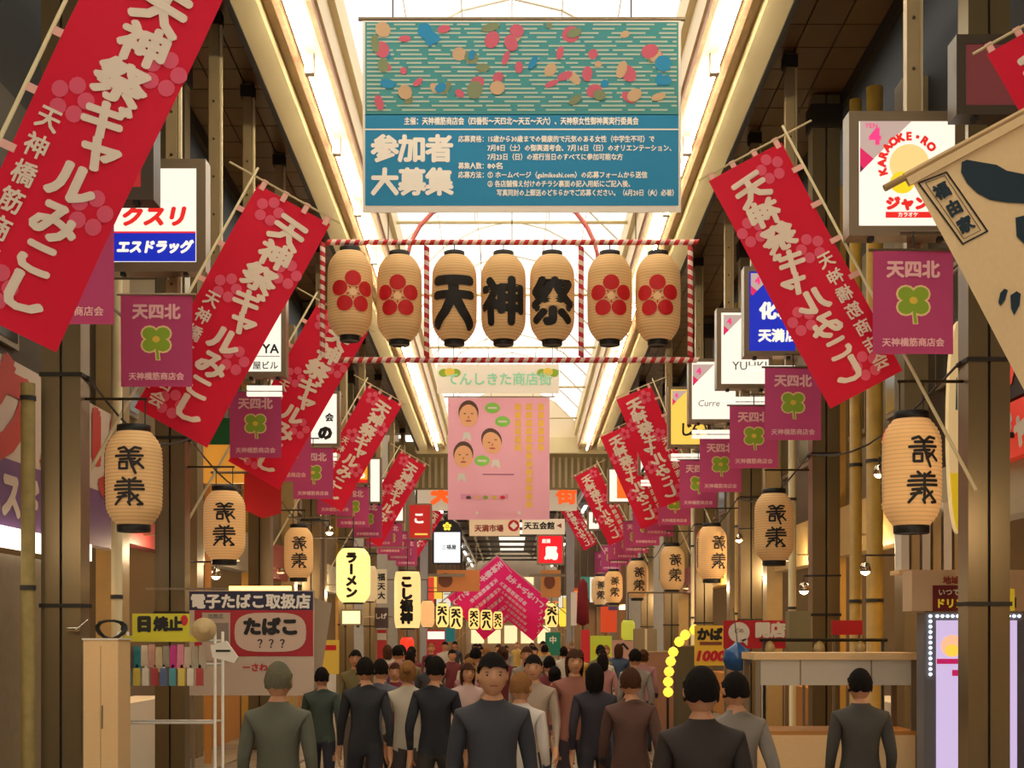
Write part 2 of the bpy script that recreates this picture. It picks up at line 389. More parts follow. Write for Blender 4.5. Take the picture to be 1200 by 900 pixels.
PIPES = [(-1, 12.65, 4.22, .062, 'moss', 4.0, 'mossy round pipe standing beside the wide shop sign'), (-1, 15.6, 4.25, .06, 'bamboo', 8.4, 'cream round pipe between the first two columns on the left side'),
         (-1, 19.5, 4.45, .08, 'ochre', 8.3, 'ochre pipe behind the second left column'), (-1, 25.5, 4.4, .07, 'ochre', 8.2, 'ochre pipe behind the third left column'),
         (-1, 31.5, 4.3, .07, 'bamboo', 8.1, 'cream pipe behind the fourth left column'), (1, 11.9, 4.6, .12, 'ochre', 8.4, 'thick ochre pipe at the far right edge'),
         (1, 17.2, 4.3, .10, 'ochre', 8.3, 'ochre pipe to the right of the second right column'), (1, 17.6, 4.17, .075, 'ochre', 8.3, 'slimmer ochre pipe touching the second right column'),
         (1, 22.0, 4.25, .06, 'bamboo', 8.2, 'cream pipe behind the second right column'), (1, 27.5, 4.3, .08, 'ochre', 8.1, 'ochre pipe behind the third right column'), (1, 33.5, 4.2, .07, 'bamboo', 8.0, 'cream pipe behind the fourth right column')]
for s, Y, X, r, m, H, lab in PIPES:
    t = thing('drain_pipe', lab, 'pipe', (s*X, Y, 0)); link('shaft', MB().tube([(0, 0, 0), (0, 0, H)], r, M[m], 12), t)
    for z in (2.2, 3.85): link('pipe_band', MB().tube([(0, 0, z), (0, 0, z+.04)], r+.008, M['groove'], 12), t)
for s in (-1, 1):    # slack cables strung from column to column
    ys = COLM[s]
    for i in range(len(ys)-1):
        a, b = ys[i], ys[i+1]; pts = []
        for k in range(9):
            u = k/8; pts.append((s*(3.80), a+(b-a)*u, 4.12-.28*math.sin(math.pi*u)))
        tag(link('slack_cable', MB().tube(pts, .012, M['wire'], 5)), 'dark slack cable strung from the %s to the %s column on the %s side' % (ORD[i], ORD[i+1], side(s)), 'cable', 'slack cables between columns')

# ---------------------------------------------------------------- paper lanterns of the columns
def rad(z, Rm, H):     # radius of a long lantern body at height z (0 = centre)
    u = min(1, abs(z)/(H/2)); e = max(0, (u-.52)/.48)
    return Rm*(1-.42*e**2.2)*(1-.05*u*u)
def lantern_body(Rm, H, m, ribs=26, n=28):
    prof = []
    for i in range(ribs*2+1):
        z = -H/2+H*i/(ribs*2); prof.append((rad(z, Rm, H)+(.0045 if i % 2 else -.0035), z))
    return MB().lathe(prof, m, n)
def wrap(Rm, H, off=.013, sgn=-1):
    def fn(x, y, z):
        r = rad(z, Rm, H)+off-y*0-(-y)*-.0; a = x/Rm
        return ((r)*math.sin(a), -(r)*math.cos(a), z)
    return fn
G1 = [[(-.36, .38), (-.16, .44), (0, .28), (.2, .44), (.4, .40)], [(-.28, .27), (.32, .28)], [(-.46, .12), (.46, .14)], [(0, .28), (0, .06)], [(-.3, .0), (.2, .02)],
      [(-.32, -.1), (-.32, -.34), (-.06, -.34), (-.06, -.1), (-.32, -.1)], [(.02, .06), (.1, -.2), (.22, -.5)], [(.38, .02), (.1, -.26)], [(.1, -.08), (.3, -.12), (.48, -.3)]]
G2 = [[(-.2, .48), (-.1, .38)], [(.22, .48), (.1, .38)], [(-.4, .34), (.4, .36)], [(-.48, .2), (.48, .22)], [(-.5, .06), (.5, .08)], [(-.36, -.08), (-.04, -.06)], [(.02, .42), (.02, -.42)],
      [(-.08, -.04), (-.48, -.48)], [(-.4, -.22), (-.08, -.18)], [(.04, -.02), (.28, -.3), (.46, -.46), (.3, -.48)], [(.3, -.14), (-.02, -.4), (.04, -.5)]]
LR, LH = .25, .88
body_m = lantern_body(LR, LH, M['paper']); body_lit = lantern_body(LR, LH, M['paper_lit'])
body_m = body_m.mesh('paper_shell'); body_lit = body_lit.mesh('paper_shell')
ink = MB(); fn = wrap(LR, LH)
for G, oz in ((G1, .15), (G2, -.14)):
    for st in G: ink.stroke(st, .095, 0, M['ink'], fn, 0.02, oz, .25)
for k in range(9): ink.stroke([(0, 0), (0, .03)], .03, 0, M['ink'], fn, -.385, .2-k*.055, 1)
ink.stroke([(0, 0), (0.0, .08)], .03, 0, M['redpaint'], fn, -.385, .27, 1)
ink = ink.mesh('brush_characters')
cap = MB().lathe([(.145, 0), (.15, .01), (.15, .065), (.14, .07)], M['black'], 24).mesh('cap')
def hang_lantern(x, Y, z, lit, label, sx=1.0, sz=1.0, turn=0, colx=None):
    t = thing('paper_lantern', label, 'lantern', (x, Y, z), 'paper lanterns hung from the columns')
    q = [link('paper_shell', body_lit if lit else body_m, t, rot=(0, 0, turn)), link('brush_characters', ink, t, rot=(0, 0, turn)),
         link('top_cap', cap, t, (0, 0, LH/2-.015)), link('bottom_cap', cap, t, (0, 0, -LH/2-.055))]
    t.scale = (sx, sx, sz)
    s = -1 if x < 0 else 1
    wz = (.5)
    link('hanging_wire', MB().tube([(-.1, 0, LH/2+.04), (-.1, 0, LH/2+.3)], .006, M['wire'], 4).tube([(.1, 0, LH/2+.04), (.1, 0, LH/2+.3)], .006, M['wire'], 4), t)
    link('support_arm', MB().tube([(-.12*s, 0, LH/2+.3), ((4.0-3.4)*s/sx-.15*s, 0, LH/2+.3)], .014, M['rivet'], 6), t)
    return t
LAN = [(157, 561, 13.0, 125, 0, 0), (263, 616, 17.1, 92, 1, .1), (350, 648, 23.1, 67, 1, .1), (1068, 554, 12.3, 143, 1, .05), (907, 618, 18.6, 90, 0, -.15), (834, 648, 24.4, 70, 1, .3), (787.5, 666, 30.3, 58, 0, .1), (747, 679, 36.5, 50, 0, 0), (719, 688, 43, 42, 1, 0), (703, 692, 48.4, 38, 0, 0)]
LLAB = ['cream paper lantern on the nearest left column, under a plum square flag', 'smaller glowing paper lantern beside the second left column, above the tobacco sign', 'small paper lantern right above the corner of the tobacco sign', 'largest paper lantern, glowing orange beside the nearest right column',
        'cream paper lantern beside the second right column', 'glowing paper lantern beside the third right column', 'pale lantern, fourth on the right side counted from the front', 'pale lantern, fifth on the right side counted from the front', 'glowing small lantern, sixth on the right side, overlapping the last one', 'farthest small lantern in the row on the right side']
for (px, py, Y, h, lit, turn), lab in zip(LAN, LLAB):
    p = P(px, py, Y); sz = h*Y/F/(.99); hang_lantern(p.x, Y, p.z, lit, lab, min(1.0, sz*1.05) if Y < 20 else sz, sz, turn)

# ---------------------------------------------------------------- red festival flags on slanting poles
FW, FL = .68, 2.12
def fwave(x, y, z): return (x, y+.018*math.sin(3.1*z+4*x)+.012*math.sin(6.0*x+1.3*z)*(.3-z/FL), z)
def blossom(mb, cx, cz, r, y, m, fn=None, core=None):
    for k in range(5):
        a = R(90+72*k); mb.disc(cx+r*.62*math.cos(a), cz+r*.62*math.sin(a), r*.355, r*.355, y-.0006*k, m, 12, fn)
    if core: mb.disc(cx, cz, r*.2, r*.2, y-.001, core, 10, fn)
    return mb
def flag_meshes():
    cl = MB(); nx, nz = 8, 24
    vs = [fwave(FW*i/nx, 0, -FL*j/nz) for j in range(nz+1) for i in range(nx+1)]
    cl.add(vs, [(j*(nx+1)+i, (j+1)*(nx+1)+i, (j+1)*(nx+1)+i+1, j*(nx+1)+i+1) for j in range(nz) for i in range(nx)], M['flag'], True)
    bl = MB(); tx = MB(); K = FW
    bls = []
    for u, v in ((.27, .22), (.83, .79), (.28, 1.29), (.79, 2.02), (.36, 2.86)):
        bl = MB()
        for y in (-.004, .004): blossom(bl, u*K, -v*K, .19*K, y, M['blossom'], fwave)
        bls.append(bl.mesh('blossom_print'))
    for y in (-.008, .0095):
        for ch, u, v, sz, ro, st in (('天', .60, .33, .38, -6, 1.15), ('神', .60, .66, .33, 4, 1.25), ('祭', .57, 1.0, .34, 0, 1.3), ('ギ', .58, 1.32, .32, 0, 1.2), ('ャ', .66, 1.55, .34, 0, 1.2),
                              ('ル', .57, 1.87, .35, 0, 1.2), ('み', .57, 2.20, .34, 0, 1.2), ('こ', .56, 2.51, .30, 0, 1.3), ('し', .58, 2.80, .33, 0, 1.35)):
            tx.text(ch, u*K, -v*K, sz*K, y, M['flagtext'], bold=.05, n=8, fn=fwave, rot=R(ro), sx=st)
        for i, ch in enumerate('天神橋筋商店会'):
            tx.text(ch, .19*K, -(1.5+.232*i)*K, .2*K, y, M['flagtext'], bold=.03, n=4, fn=fwave)
    tb = []
    for i in range(4): tb.append(((i+.12)*FW/3.4, 0))
    return cl.mesh('cloth'), bls, tx.mesh('lettering')
fcl, fbl, ftx = flag_meshes()
TABM = MB().box(-.022, .022, -.006, .006, -.03, .06, M['tab']).mesh('tab')
def flag(tip, ang, s, sgn, label, Y, plen=3.6, yrot=0):
    """tip: pixel of the pole-side top corner; ang: lean from vertical; s: cloth width in pixels"""
    sc = s*Y/F/FW; p = P(tip[0], tip[1], Y)
    t = thing('festival_flag', label, 'flag', p, 'slanting red festival flags')
    a = R(ang)
    t.rotation_euler = (0, a, 0) if sgn < 0 else (0, -a, 0)
    t.rotation_mode = 'XYZ'
    if sgn > 0:   # seen from behind: turned about its pole side
        t.matrix_world = Matrix.Translation(p) @ Matrix.Rotation(-a, 4, 'Y') @ Matrix.Rotation(math.pi, 4, 'Z') @ Matrix.Scale(sc, 4)
    else:
        t.matrix_world = Matrix.Translation(p) @ Matrix.Rotation(a, 4, 'Y') @ Matrix.Scale(sc, 4)
    c = link('cloth', fcl, t); [link('blossom_print', m_, c) for m_ in fbl]; link('lettering', ftx, c)
    lo = -plen/sc
    link('pole', MB().tube([(-.07, 0, lo), (-.07, 0, .12)], [.016, .011], M['bamboo'], 8), t)
    link('crossbar', MB().tube([(-.30, 0, .045), (FW+.07, 0, .045)], .009, M['bamboo'], 6), t)
    tm = TABM
    for i in range(4): link('tab', tm, t, (.04+i*(FW-.08)/3, 0, 0))
    for i in range(6): link('tab', tm, t, (-.03, 0, -.25-i*.33), (0, R(90), 0))
    return t
FL_L = [((130, -75), 25.5, 150, 7.9, 3.0, 'largest red festival flag, cut off by the left edge of the picture'), ((303, 216), 29, 96, 13.6, 3.3, 'red festival flag hanging over the drugstore sign, second on the left'),
        ((372, 356), 29.5, 68, 19.2, 3.5, 'third red festival flag on the left, beside the striped lantern frame'), ((431, 452), 29.5, 46, 25.5, 3.4, 'fourth red festival flag on the left, with a short bare pole below'),
        ((469, 529), 29.5, 35, 33.5, 3.3, 'fifth red festival flag on the left, ending above the lit noodle lantern'), ((502, 592), 31, 21, 46.9, 2.0, 'tiny farthest red flag on the left side')]
for tip, a, s, Y, pl, lab in FL_L: flag(tip, a, s, -1, lab, Y, pl)
FL_R = [((916, 167), 28.0, 97, 12.02, 3.3, 'big red flag seen from behind beside the nearest right column'), ((763, 452), 22, 44, 27.5, 3.4, 'upper one of two overlapping red flags on the right, seen from behind'),
        ((738, 497), 24, 38, 31.5, 3.2, 'lower one of two overlapping red flags on the right, seen from behind'), ((699, 546), 27, 29, 40, 3.0, 'small red flag on the right near the roof end'), ((672, 588), 30, 18, 47.3, 2.0, 'smallest red flag on the right beside the white header sign'),
        ((1268, 2), 29, 128, 8.6, 2.0, 'red flag corner at the top right edge behind the cream flag')]
for tip, a, s, Y, pl, lab in FL_R: flag(tip, a, s, 1, lab, Y, pl)

# cream flag with dark brush writing, seen from the front on a slanting pole
def cream_flag():
    Y = 6.9; sc = Y/F; p = P(1066, 208, Y)
    t = thing('calligraphy_flag', 'cream flag with dark teal brush strokes at the top right edge', 'flag', p); t.rotation_euler = (0, R(-28.5), 0)
    W, L = 235*sc, 560*sc
    def fn(x, y, z): return (x, y+.012*math.sin(4*z+3*x), z)
    cl = MB(); nx, nz = 8, 14; vs = [fn(W*i/nx, 0, -L*j/nz) for j in range(nz+1) for i in range(nx+1)]
    cl.add(vs, [(j*(nx+1)+i, (j+1)*(nx+1)+i, (j+1)*(nx+1)+i+1, j*(nx+1)+i+1) for j in range(nz) for i in range(nx)], M['cream'], True)
    c = link('cloth', cl, t)
    tm = mat('dark_teal_ink', (10, 40, 52), .6); k = MB()
    def loc(px, py):   # a point of the photograph in the cloth's own plane
        d = P(px, py, Y)-p; a = R(28.5); return (d.x*math.cos(a)+d.z*math.sin(a), -d.x*math.sin(a)+d.z*math.cos(a))
    for pts in ([(1127, 190), (1133, 187), (1150, 190), (1168, 193), (1180, 200), (1200, 204), (1228, 214), (1236, 232), (1215, 240), (1200, 239), (1180, 238), (1160, 235), (1145, 227), (1133, 215), (1126, 202)],
                [(1189, 256), (1200, 253), (1215, 262), (1224, 280), (1212, 292), (1200, 288), (1190, 278)],
                [(1176, 339), (1180, 341), (1177, 352), (1172, 359), (1169, 355), (1171, 344)], [(1183, 347), (1190, 342), (1195, 345), (1194, 358), (1188, 370), (1184, 362)]):
        k.poly([loc(*q) for q in pts], -.006, tm, fn=fn)
    link('brush_strokes', k, c)
    b = MB()
    for a_, b_, w in (((1076, 215), (1109, 202), .008), ((1109, 202), (1156, 272), .008), ((1156, 272), (1127, 287), .008), ((1127, 287), (1076, 215), .008),
                      ((1084, 215), (1107, 206), .003), ((1107, 206), (1148, 271), .003), ((1148, 271), (1128, 281), .003), ((1128, 281), (1084, 215), .003)):
        b.stroke([loc(*a_), loc(*b_)], w, -.006, M['ink'], fn)
    for ch, q in (('福', (1103, 224)), ('由', (1117, 244)), ('家', (1130, 264))):
        x, z = loc(*q); b.text(ch, x, z, 19*sc, -.006, tm, bold=.05, n=8, fn=fn)
    link('boxed_name', b, c)
    link('crossbar', MB().tube([(-.13, 0, .012), (W+.2, 0, .012)], .017, mat('tan_bamboo', (190, 150, 100), .5), 8), t)
    link('hem', MB().box(-.02, W, -.014, .014, -.035, .03, M['cream']), t)
    return t
cream_flag()

# ---------------------------------------------------------------- plum square flags of the street
def square_flag_mesh():
    W, H = .65, .83
    def fn(x, y, z): return (x, y+.008*math.sin(7*x+2*z), z)
    c = MB(); nx, nz = 6, 8; vs = [fn(W*(i/nx-.5), 0, -H*j/nz) for j in range(nz+1) for i in range(nx+1)]
    c.add(vs, [(j*(nx+1)+i, (j+1)*(nx+1)+i, (j+1)*(nx+1)+i+1, j*(nx+1)+i+1) for j in range(nz) for i in range(nx)], M['plum'], True)
    t = MB().text('天四北', 0, -.145, .145, -.004, M['plumtext'], bold=.045, n=8, fn=fn).text('天神橋筋商店会', 0, -.735, .072, -.004, M['plumtext'], bold=.035, fn=fn)
    e = MB()   # plain clover emblem
    for m, g, y in ((M['leafedge'], .016, -.004), (M['leaf'], 0, -.006)):
        for k in range(4):
            a = R(45+90*k); e.disc(.0+.085*math.cos(a), -.40+.075*math.sin(a), .066+g, .058+g, y-.0004*k, m, 12, fn)
        e.poly([(-.012-g*.6, -.42), (.012+g*.6, -.42), (.03+g*.6, -.585-g*.4), (.005-g*.6, -.585-g*.4)], y+.0004, m, fn=fn)
    e.disc(0, -.40, .035, .03, -.0085, M['leaf2'], 10, fn)
    return c.mesh('cloth'), t.mesh('lettering'), e.mesh('clover_emblem')
qc, qt, qe = square_flag_mesh()
SQ = {-1: [10.6, 13.2, 18.3, 21.0, 23.6, 26.5, 29.5, 32.5, 35.5, 38.5, 41.5, 44.5], 1: [11.7, 16.7, 19.4, 22.5, 25.2, 28.9, 32.0, 35.0, 38.0, 41.0, 44.0, 47.5, 51.0]}
for s in (-1, 1):
    for i, Y in enumerate(SQ[s]):
        t = thing('square_flag', '%s plum square flag from the front on the %s side, with a green clover emblem' % (ORD[i], side(s)), 'flag', (s*3.235, Y, 4.9-.004*(Y-12)), 'plum square flags along the arcade')
        c = link('cloth', qc, t); link('lettering', qt, c); link('clover_emblem', qe, c)
        link('top_rod', MB().tube([(-.36, 0, .01), (.36, 0, .01)], .012, M['frame'], 6), t)
        link('hanging_arm', MB().tube([(.0, 0, .02), (0, 0, .16)], .007, M['wire'], 4).tube([(-.1*s, .02, .16), (.72*s, .02, .16)], .012, M['frame'], 6), t)

# ---------------------------------------------------------------- striped frame with seven lanterns
YF = 17.0
def stripe_bar(a, b, r, parent, name):
    a, b = Vector(a), Vector(b); L = (b-a).length; n = int(L/.055); mb = MB(); d = (b-a)/n
    ax = d.normalized(); u = ax.cross(Vector((0, 1, 0))).normalized(); v = ax.cross(u)
    mats = (M['redcord'] if False else mat('stripe_red', (206, 40, 52), .6), mat('stripe_white', (248, 222, 206), .6))
    K = 8; vs = []
    for i in range(n+1):
        for k in range(K):
            th = 2*math.pi*k/K; off = ax*(.5*r*math.cos(th))     # slanted rings give the wound look
            vs.append(a+d*i+off+(u*math.cos(th)+v*math.sin(th))*r)
    for i in range(n):
        mb.add([], [], mats[i % 2]); mi = mb.mi(mats[i % 2])
        for k in range(K): mb.f.append((i*K+k, i*K+(k+1) % K, (i+1)*K+(k+1) % K, (i+1)*K+k)); mb.m.append(mi); mb.sm.append(True)
    mb.v = [tuple(x) for x in vs]
    return link(name, mb, parent)
fr = thing('lantern_frame', 'red and white striped frame hanging across the arcade around seven lanterns', 'frame', (0, YF, P(0, 422, YF).z))
zo = P(0, 422, YF).z
def FP(px, py): p = P(px, py, YF); return (p.x, 0, p.z-zo)
stripe_bar(FP(383, 284), FP(818, 284), .034, fr, 'top_bar'); stripe_bar(FP(398, 422), FP(818, 422), .034, fr, 'bottom_bar')
for x in (378, 500, 681, 809): stripe_bar(FP(x, 289 if x != 378 else 284), FP(x, 418), .032, fr, 'upright_bar')
hw = MB()
for x in (455, 600, 745): p = FP(x, 284); hw.tube([p, (p[0], 0, 8.2+SL*0-zo+.75)], .006, M['wire'], 4)
link('hanging_wire', hw, fr)
CR, CHh = .262, .98
cshell = lantern_body(CR, CHh, M['paper'], ribs=34).mesh('paper_shell'); ccap = MB().lathe([(.115, 0), (.12, .01), (.12, .085), (.11, .09)], M['black'], 24).mesh('cap')
cfn = wrap(CR, CHh)
def plum_mesh(dx):
    b = MB()
    for k in range(5):
        a = R(90+72*k); b.disc(dx+.165*math.cos(a), -.03+.160*math.sin(a), .094, .090, 0, M['redpaint'], 18, cfn)
        a2 = a+R(36); b.stroke([(dx+.05*math.cos(a2), -.03+.05*math.sin(a2)), (dx+.075*math.cos(a2), -.03+.075*math.sin(a2))], .014, 0, M['redpaint'], cfn)
    b.disc(dx, -.03, .045, .045, 0, mat('pale_core', (255, 214, 160), .6), 12, cfn)
    return b.mesh('plum_emblem')
pm0 = plum_mesh(0)
def big_char(ch):
    b = MB()
    if ch == '天':
        for st, w_ in (([(-.34, .40), (.34, .40)], .19), ([(-.36, .12), (.36, .12)], .17), ([(0, .40), (0, .06)], .2), ([(-.02, .08), (-.16, -.2), (-.38, -.44)], .19), ([(.02, .08), (.18, -.2), (.38, -.46)], .19)): b.stroke(st, w_, 0, M['ink'], cfn, 0, -.08, .60)
    else: b.text(ch, 0, -.08, .56, 0, M['ink'], bold=.05, n=8, fn=cfn)
    return b.mesh('brush_character')
CL = [(410, 345, 52, 101, None, .25, 'outermost plum blossom lantern at the frame\'s left end'), (468, 350, 50, 102, None, 0, 'plum blossom lantern directly left of the inner left upright'), (532.5, 350, 50, 102, '天', 0, 'central lantern with the black character for heaven'),
      (590, 350, 50, 102, '神', 0, 'central lantern with the black character for god, middle of the frame'), (647, 350, 50, 102, '祭', 0, 'central lantern with the black character for festival'), (714.5, 350, 50, 102, None, 0, 'plum blossom lantern directly right of the inner right upright'), (771, 350, 52, 101, None, -.12, 'outermost plum blossom lantern at the frame\'s right end')]
for px, py, w, h, ch, turn, lab in CL:
    p = P(px, py, YF); t = thing('festival_lantern', lab, 'lantern', p, 'seven lanterns in the striped frame')
    link('paper_shell', cshell, t)
    link('plum_emblem' if ch is None else 'brush_character', pm0 if ch is None else big_char(ch), t, rot=(0, 0, turn))
    link('top_cap', ccap, t, (0, 0, CHh/2-.03)); link('bottom_cap', ccap, t, (0, 0, -CHh/2-.06))
    zt = P(0, 284, YF).z-p.z; link('hanging_wire', MB().tube([(0, 0, CHh/2), (0, 0, zt)], .006, M['wire'], 4), t)
# red arching cord behind the frame
pts = [(474, 330), (476, 305), (481, 285), (492, 265), (507, 249), (545, 228), (590, 221), (640, 228), (675, 249), (688, 266), (697, 285), (701, 305), (703, 330)]
tag(link('festoon_arch', MB().tube([P(a, b, 21.0) for a, b in pts], .034, mat('faded_red_cord', (224, 120, 110), .6), 6)), 'faded red cord arching over behind the striped lantern frame', 'cord')

# ---------------------------------------------------------------- hanging cloth banners
def teal_banner():
    Y = 14.6; a, b = P(428, 26, Y), P(795, 244, Y)
    t = thing('teal_banner', 'wide teal and white notice banner hanging above the lantern frame', 'banner', (0, Y, b.z))
    def q(px, py): p = P(px, py, Y); return (p.x, p.z-b.z)
    def quad(mb, x0, y0, x1, y1, y, m): A, B = q(x0, y1), q(x1, y0); mb.poly([A, (B[0], A[1]), B, (A[0], B[1])], y, m)
    c = MB(); c.box(q(425, 0)[0], q(798, 0)[0], 0, .012, q(0, 249)[1], q(0, 22)[1], M['ban_white']); cl = link('cloth', c, t)
    f = MB(); quad(f, 428, 134, 795, 241, -.003, M['teal']); quad(f, 428, 26, 795, 135, -.003, mat('teal_pale', (58, 140, 140), .6))
    quad(f, 428, 151, 795, 152.6, -.006, M['bannertext']); link('teal_ground', f, cl)
    r = random.Random(3); pic = MB()       # the printed picture: a crowd on a pale latticed ground
    for j in range(21):
        y0 = 28+j*5; x = 430
        while x < 790:
            w = r.uniform(14, 44); quad(pic, x, y0, min(793, x+w), y0+2, -.006, mat('lattice_print', (176, 190, 170), .6)); x += w+r.uniform(4, 16)
    for k in range(70):
        x = r.uniform(436, 786); z = r.uniform(30, 124); A = q(x, z); m = [mat('rose_print', (196, 84, 104), .6), mat('olive_print', (120, 130, 90), .6), mat('sand_print', (196, 160, 120), .6), M['teal'], mat('rose_print', (196, 84, 104), .6)][k % 5]
        pic.disc(A[0], A[1], r.uniform(.03, .1), r.uniform(.03, .09), -.0075-.0001*k, m, 9, rot=r.uniform(0, 3))
    link('crowd_print', pic, cl)
    x = MB(); sc = Y/F
    def tx(s, px, py, size, bold=.035, n=4, **k): A = q(px, py); x.text(s, A[0], A[1], size*sc, -.006, M['bannertext'], bold=bold, n=n, res=1, **k)
    tx('主催：天神橋筋商店会（四番街〜天四北〜天五〜天六）、天神祭女性御神輿実行委員会', 611, 142, 9.4, .04, fit=275*sc)
    for i, ch in enumerate('参加者'): tx(ch, 451+i*32, 174, 33, .045, 8)
    for i, ch in enumerate('大募集'): tx(ch, 451+i*32, 213, 33, .045, 8)
    rows = [('応募資格：', 537, 163, 30), ('15歳から30歳までの健康的で元気のある女性（中学生不可）で', 571, 163, 197), ('7月8日（土）の御輿選考会、7月16日（日）のオリエンテーション、', 571, 173.5, 216), ('7月23日（日）の巡行当日のすべてに参加可能な方', 571, 184, 159),
            ('募集人数：', 537, 194.5, 30), ('80名', 571, 194.5, 18), ('応募方法：', 537, 205, 30), ('① ホームページ（galmikoshi.com）の応募フォームから送信', 571, 205, 188), ('② 各店舗備え付けのチラシ裏面の記入用紙にご記入後、', 571, 215.5, 168), ('写真同封の上郵送のどちらかでご応募ください。（6月20日（火）必着）', 582, 226, 208)]
    for s, px, py, wd_ in rows: tx(s, px, py, 8.2, .035, align='l', fit=wd_*sc)
    link('lettering', x, cl)
    wz = zr(Y)+.9-b.z; link('hanging_wire', MB().tube([(-1.2, .01, q(0, 22)[1]), (-1.2, .01, wz)], .008, M['wire'], 4).tube([(1.2, .01, q(0, 22)[1]), (1.2, .01, wz)], .008, M['wire'], 4), t)
    link('top_bar', MB().tube([(q(420, 0)[0], .01, q(0, 22)[1]), (q(803, 0)[0], .01, q(0, 22)[1])], .022, M['frame'], 8), t)
    return t
teal_banner()
def small_white_banner():
    Y = 31.5; b = P(0, 461, Y)
    t = thing('white_banner', 'narrow white banner with pale green writing above the pink banner', 'banner', (0, Y, b.z))
    def q(px, py): p = P(px, py, Y); return (p.x, p.z-b.z)
    A, B = q(512, 461), q(655, 427); cl = link('cloth', MB().box(A[0], B[0], 0, .012, 0, B[1], M['ban_white']), t)
    x = MB(); A = q(585, 444); x.text('てんしきた商店街', A[0], A[1], 17.5*Y/F/1.12, -.004, mat('pale_green_print', (150, 216, 176), .6), bold=.03)
    link('lettering', x, cl); e = MB()
    for cx in (527, 642):
        for dx, dz, m in ((-7, 3, 'leaf'), (7, 3, 'leaf'), (0, 4, 'leaf2')): A = q(cx+dx, 440-dz); e.disc(A[0], A[1], .11, .09, -.004-.001*(m == 'leaf2'), M[m], 12)
    link('clover_emblem', e, cl)
    w = MB()
    for px in (514, 653): A = q(px, 427); w.tube([(A[0], 0, A[1]), (A[0], 0, zr(Y)+1.2-b.z)], .008, M['wire'], 4)
    link('hanging_wire', w, t)
small_white_banner()
def pink_banner():
    Y = 32.2; b = P(0, 609, Y); sc = Y/F
    t = thing('pink_banner', 'pink banner with three printed faces hanging in the middle of the arcade', 'banner', (0, Y, b.z))
    def q(px, py): p = P(px, py, Y); return (p.x, p.z-b.z)
    def fn(x, y, z): return (x, y+.02*math.sin(5*x+1.5*z)*(1.2-z/3), z)
    c = MB(); nx, nz = 14, 12; A, B = q(525, 609), q(644, 466); vs = [fn(A[0]+(B[0]-A[0])*i/nx, 0, A[1]+(B[1]-A[1])*j/nz) for j in range(nz+1) for i in range(nx+1)]
    c.add(vs, [(j*(nx+1)+i, j*(nx+1)+i+1, (j+1)*(nx+1)+i+1, (j+1)*(nx+1)+i) for j in range(nz) for i in range(nx)], M['pinkb'], True); cl = link('cloth', c, t)
    f = MB()
    for px, py, ro in ((549, 486, 0), (577, 518, 22), (543, 534, 0)):
        A = q(px, py); ro = R(ro)
        f.disc(A[0]-math.sin(ro)*.05, A[1]+math.cos(ro)*.05, .225, .27, -.006, M['hairp'], 18, fn, rot=ro)
        hx, hz = -math.sin(ro)*.2, math.cos(ro)*.2; f.disc(A[0]+hx*.12, A[1]-hz*.12, .205, .25, -.009, M['skinp'], 20, fn, rot=ro)
        for e in (-1, 1): f.disc(A[0]+e*.08*math.cos(ro), A[1]+.02+e*.08*math.sin(ro), .03, .012, -.012, M['hairp'], 8, fn)
        f.disc(A[0], A[1]-.14, .07, .02, -.012, mat('mouth_print', (200, 90, 80), .6), 8, fn); f.disc(A[0], A[1]-.06, .022, .03, -.012, mat('nose_print', (214, 130, 84), .6), 8, fn)
        Bq = q(px+(4 if ro else -2), py+26); f.poly([(Bq[0]-.07, Bq[1]+.1), (Bq[0]+.07, Bq[1]+.1), (Bq[0]+.11, Bq[1]-.1), (Bq[0]-.02, Bq[1]-.02), (Bq[0]-.1, Bq[1]-.1)], -.006, M['white'], fn=fn)
    link('printed_faces', f, cl)
    g = MB()
    for px, py in ((577, 478), (589, 494), (565, 540)): A = q(px, py); g.disc(A[0], A[1], .17, .12, -.006, M['grn'], 14, fn); g.poly([(A[0]-.1, A[1]-.02), (A[0]+.1, A[1]-.02), (A[0]+.1, A[1]+.02), (A[0]-.1, A[1]+.02)], -.008, M['white'], fn=fn)
    for px, y0, y1 in ((607, 473, 522), (620, 473, 596), (634, 473, 530)):
        y = y0
        while y < y1:
            A = q(px, y+4); g.poly([(A[0]-.075, A[1]-.07), (A[0]+.075, A[1]-.07), (A[0]+.06, A[1]+.075), (A[0]-.06, A[1]+.075)], -.006, M['yel'], fn=fn); y += 9.5
    A = q(569, 582); g.poly([(A[0]-.55, A[1]-.06), (A[0]+.5, A[1]-.06), (A[0]+.5, A[1]+.06), (A[0]-.55, A[1]+.06)], -.006, mat('lilac_print', (232, 150, 190), .6), fn=fn)
    for k, m in enumerate(('hairp', 'skinp', 'leaf', 'leaf2', 'redpaint')): A = q(549+k*10, 583); g.disc(A[0], A[1], .06, .04, -.008, M[m], 8, fn)
    A = q(584, 601); g.poly([(A[0]-.5, A[1]-.035), (A[0]+.5, A[1]-.035), (A[0]+.5, A[1]+.035), (A[0]-.5, A[1]+.035)], -.006, M['ban_white'], fn=fn)
    A = q(584, 556); g.poly([(A[0]-.35, A[1]-.012), (A[0]+.35, A[1]-.012), (A[0]+.35, A[1]+.012), (A[0]-.35, A[1]+.012)], -.006, mat('mauve_print', (170, 90, 120), .6), fn=fn)
    link('printed_notes', g, cl)
    link('hanging_wire', MB().tube([(-1.3, .06, q(0, 465)[1]), (-1.3, .06, zr(Y)+1.2-b.z)], .007, M['wire'], 4).tube([(.9, .06, q(0, 465)[1]), (.9, .06, zr(Y)+1.2-b.z)], .007, M['wire'], 4), t)
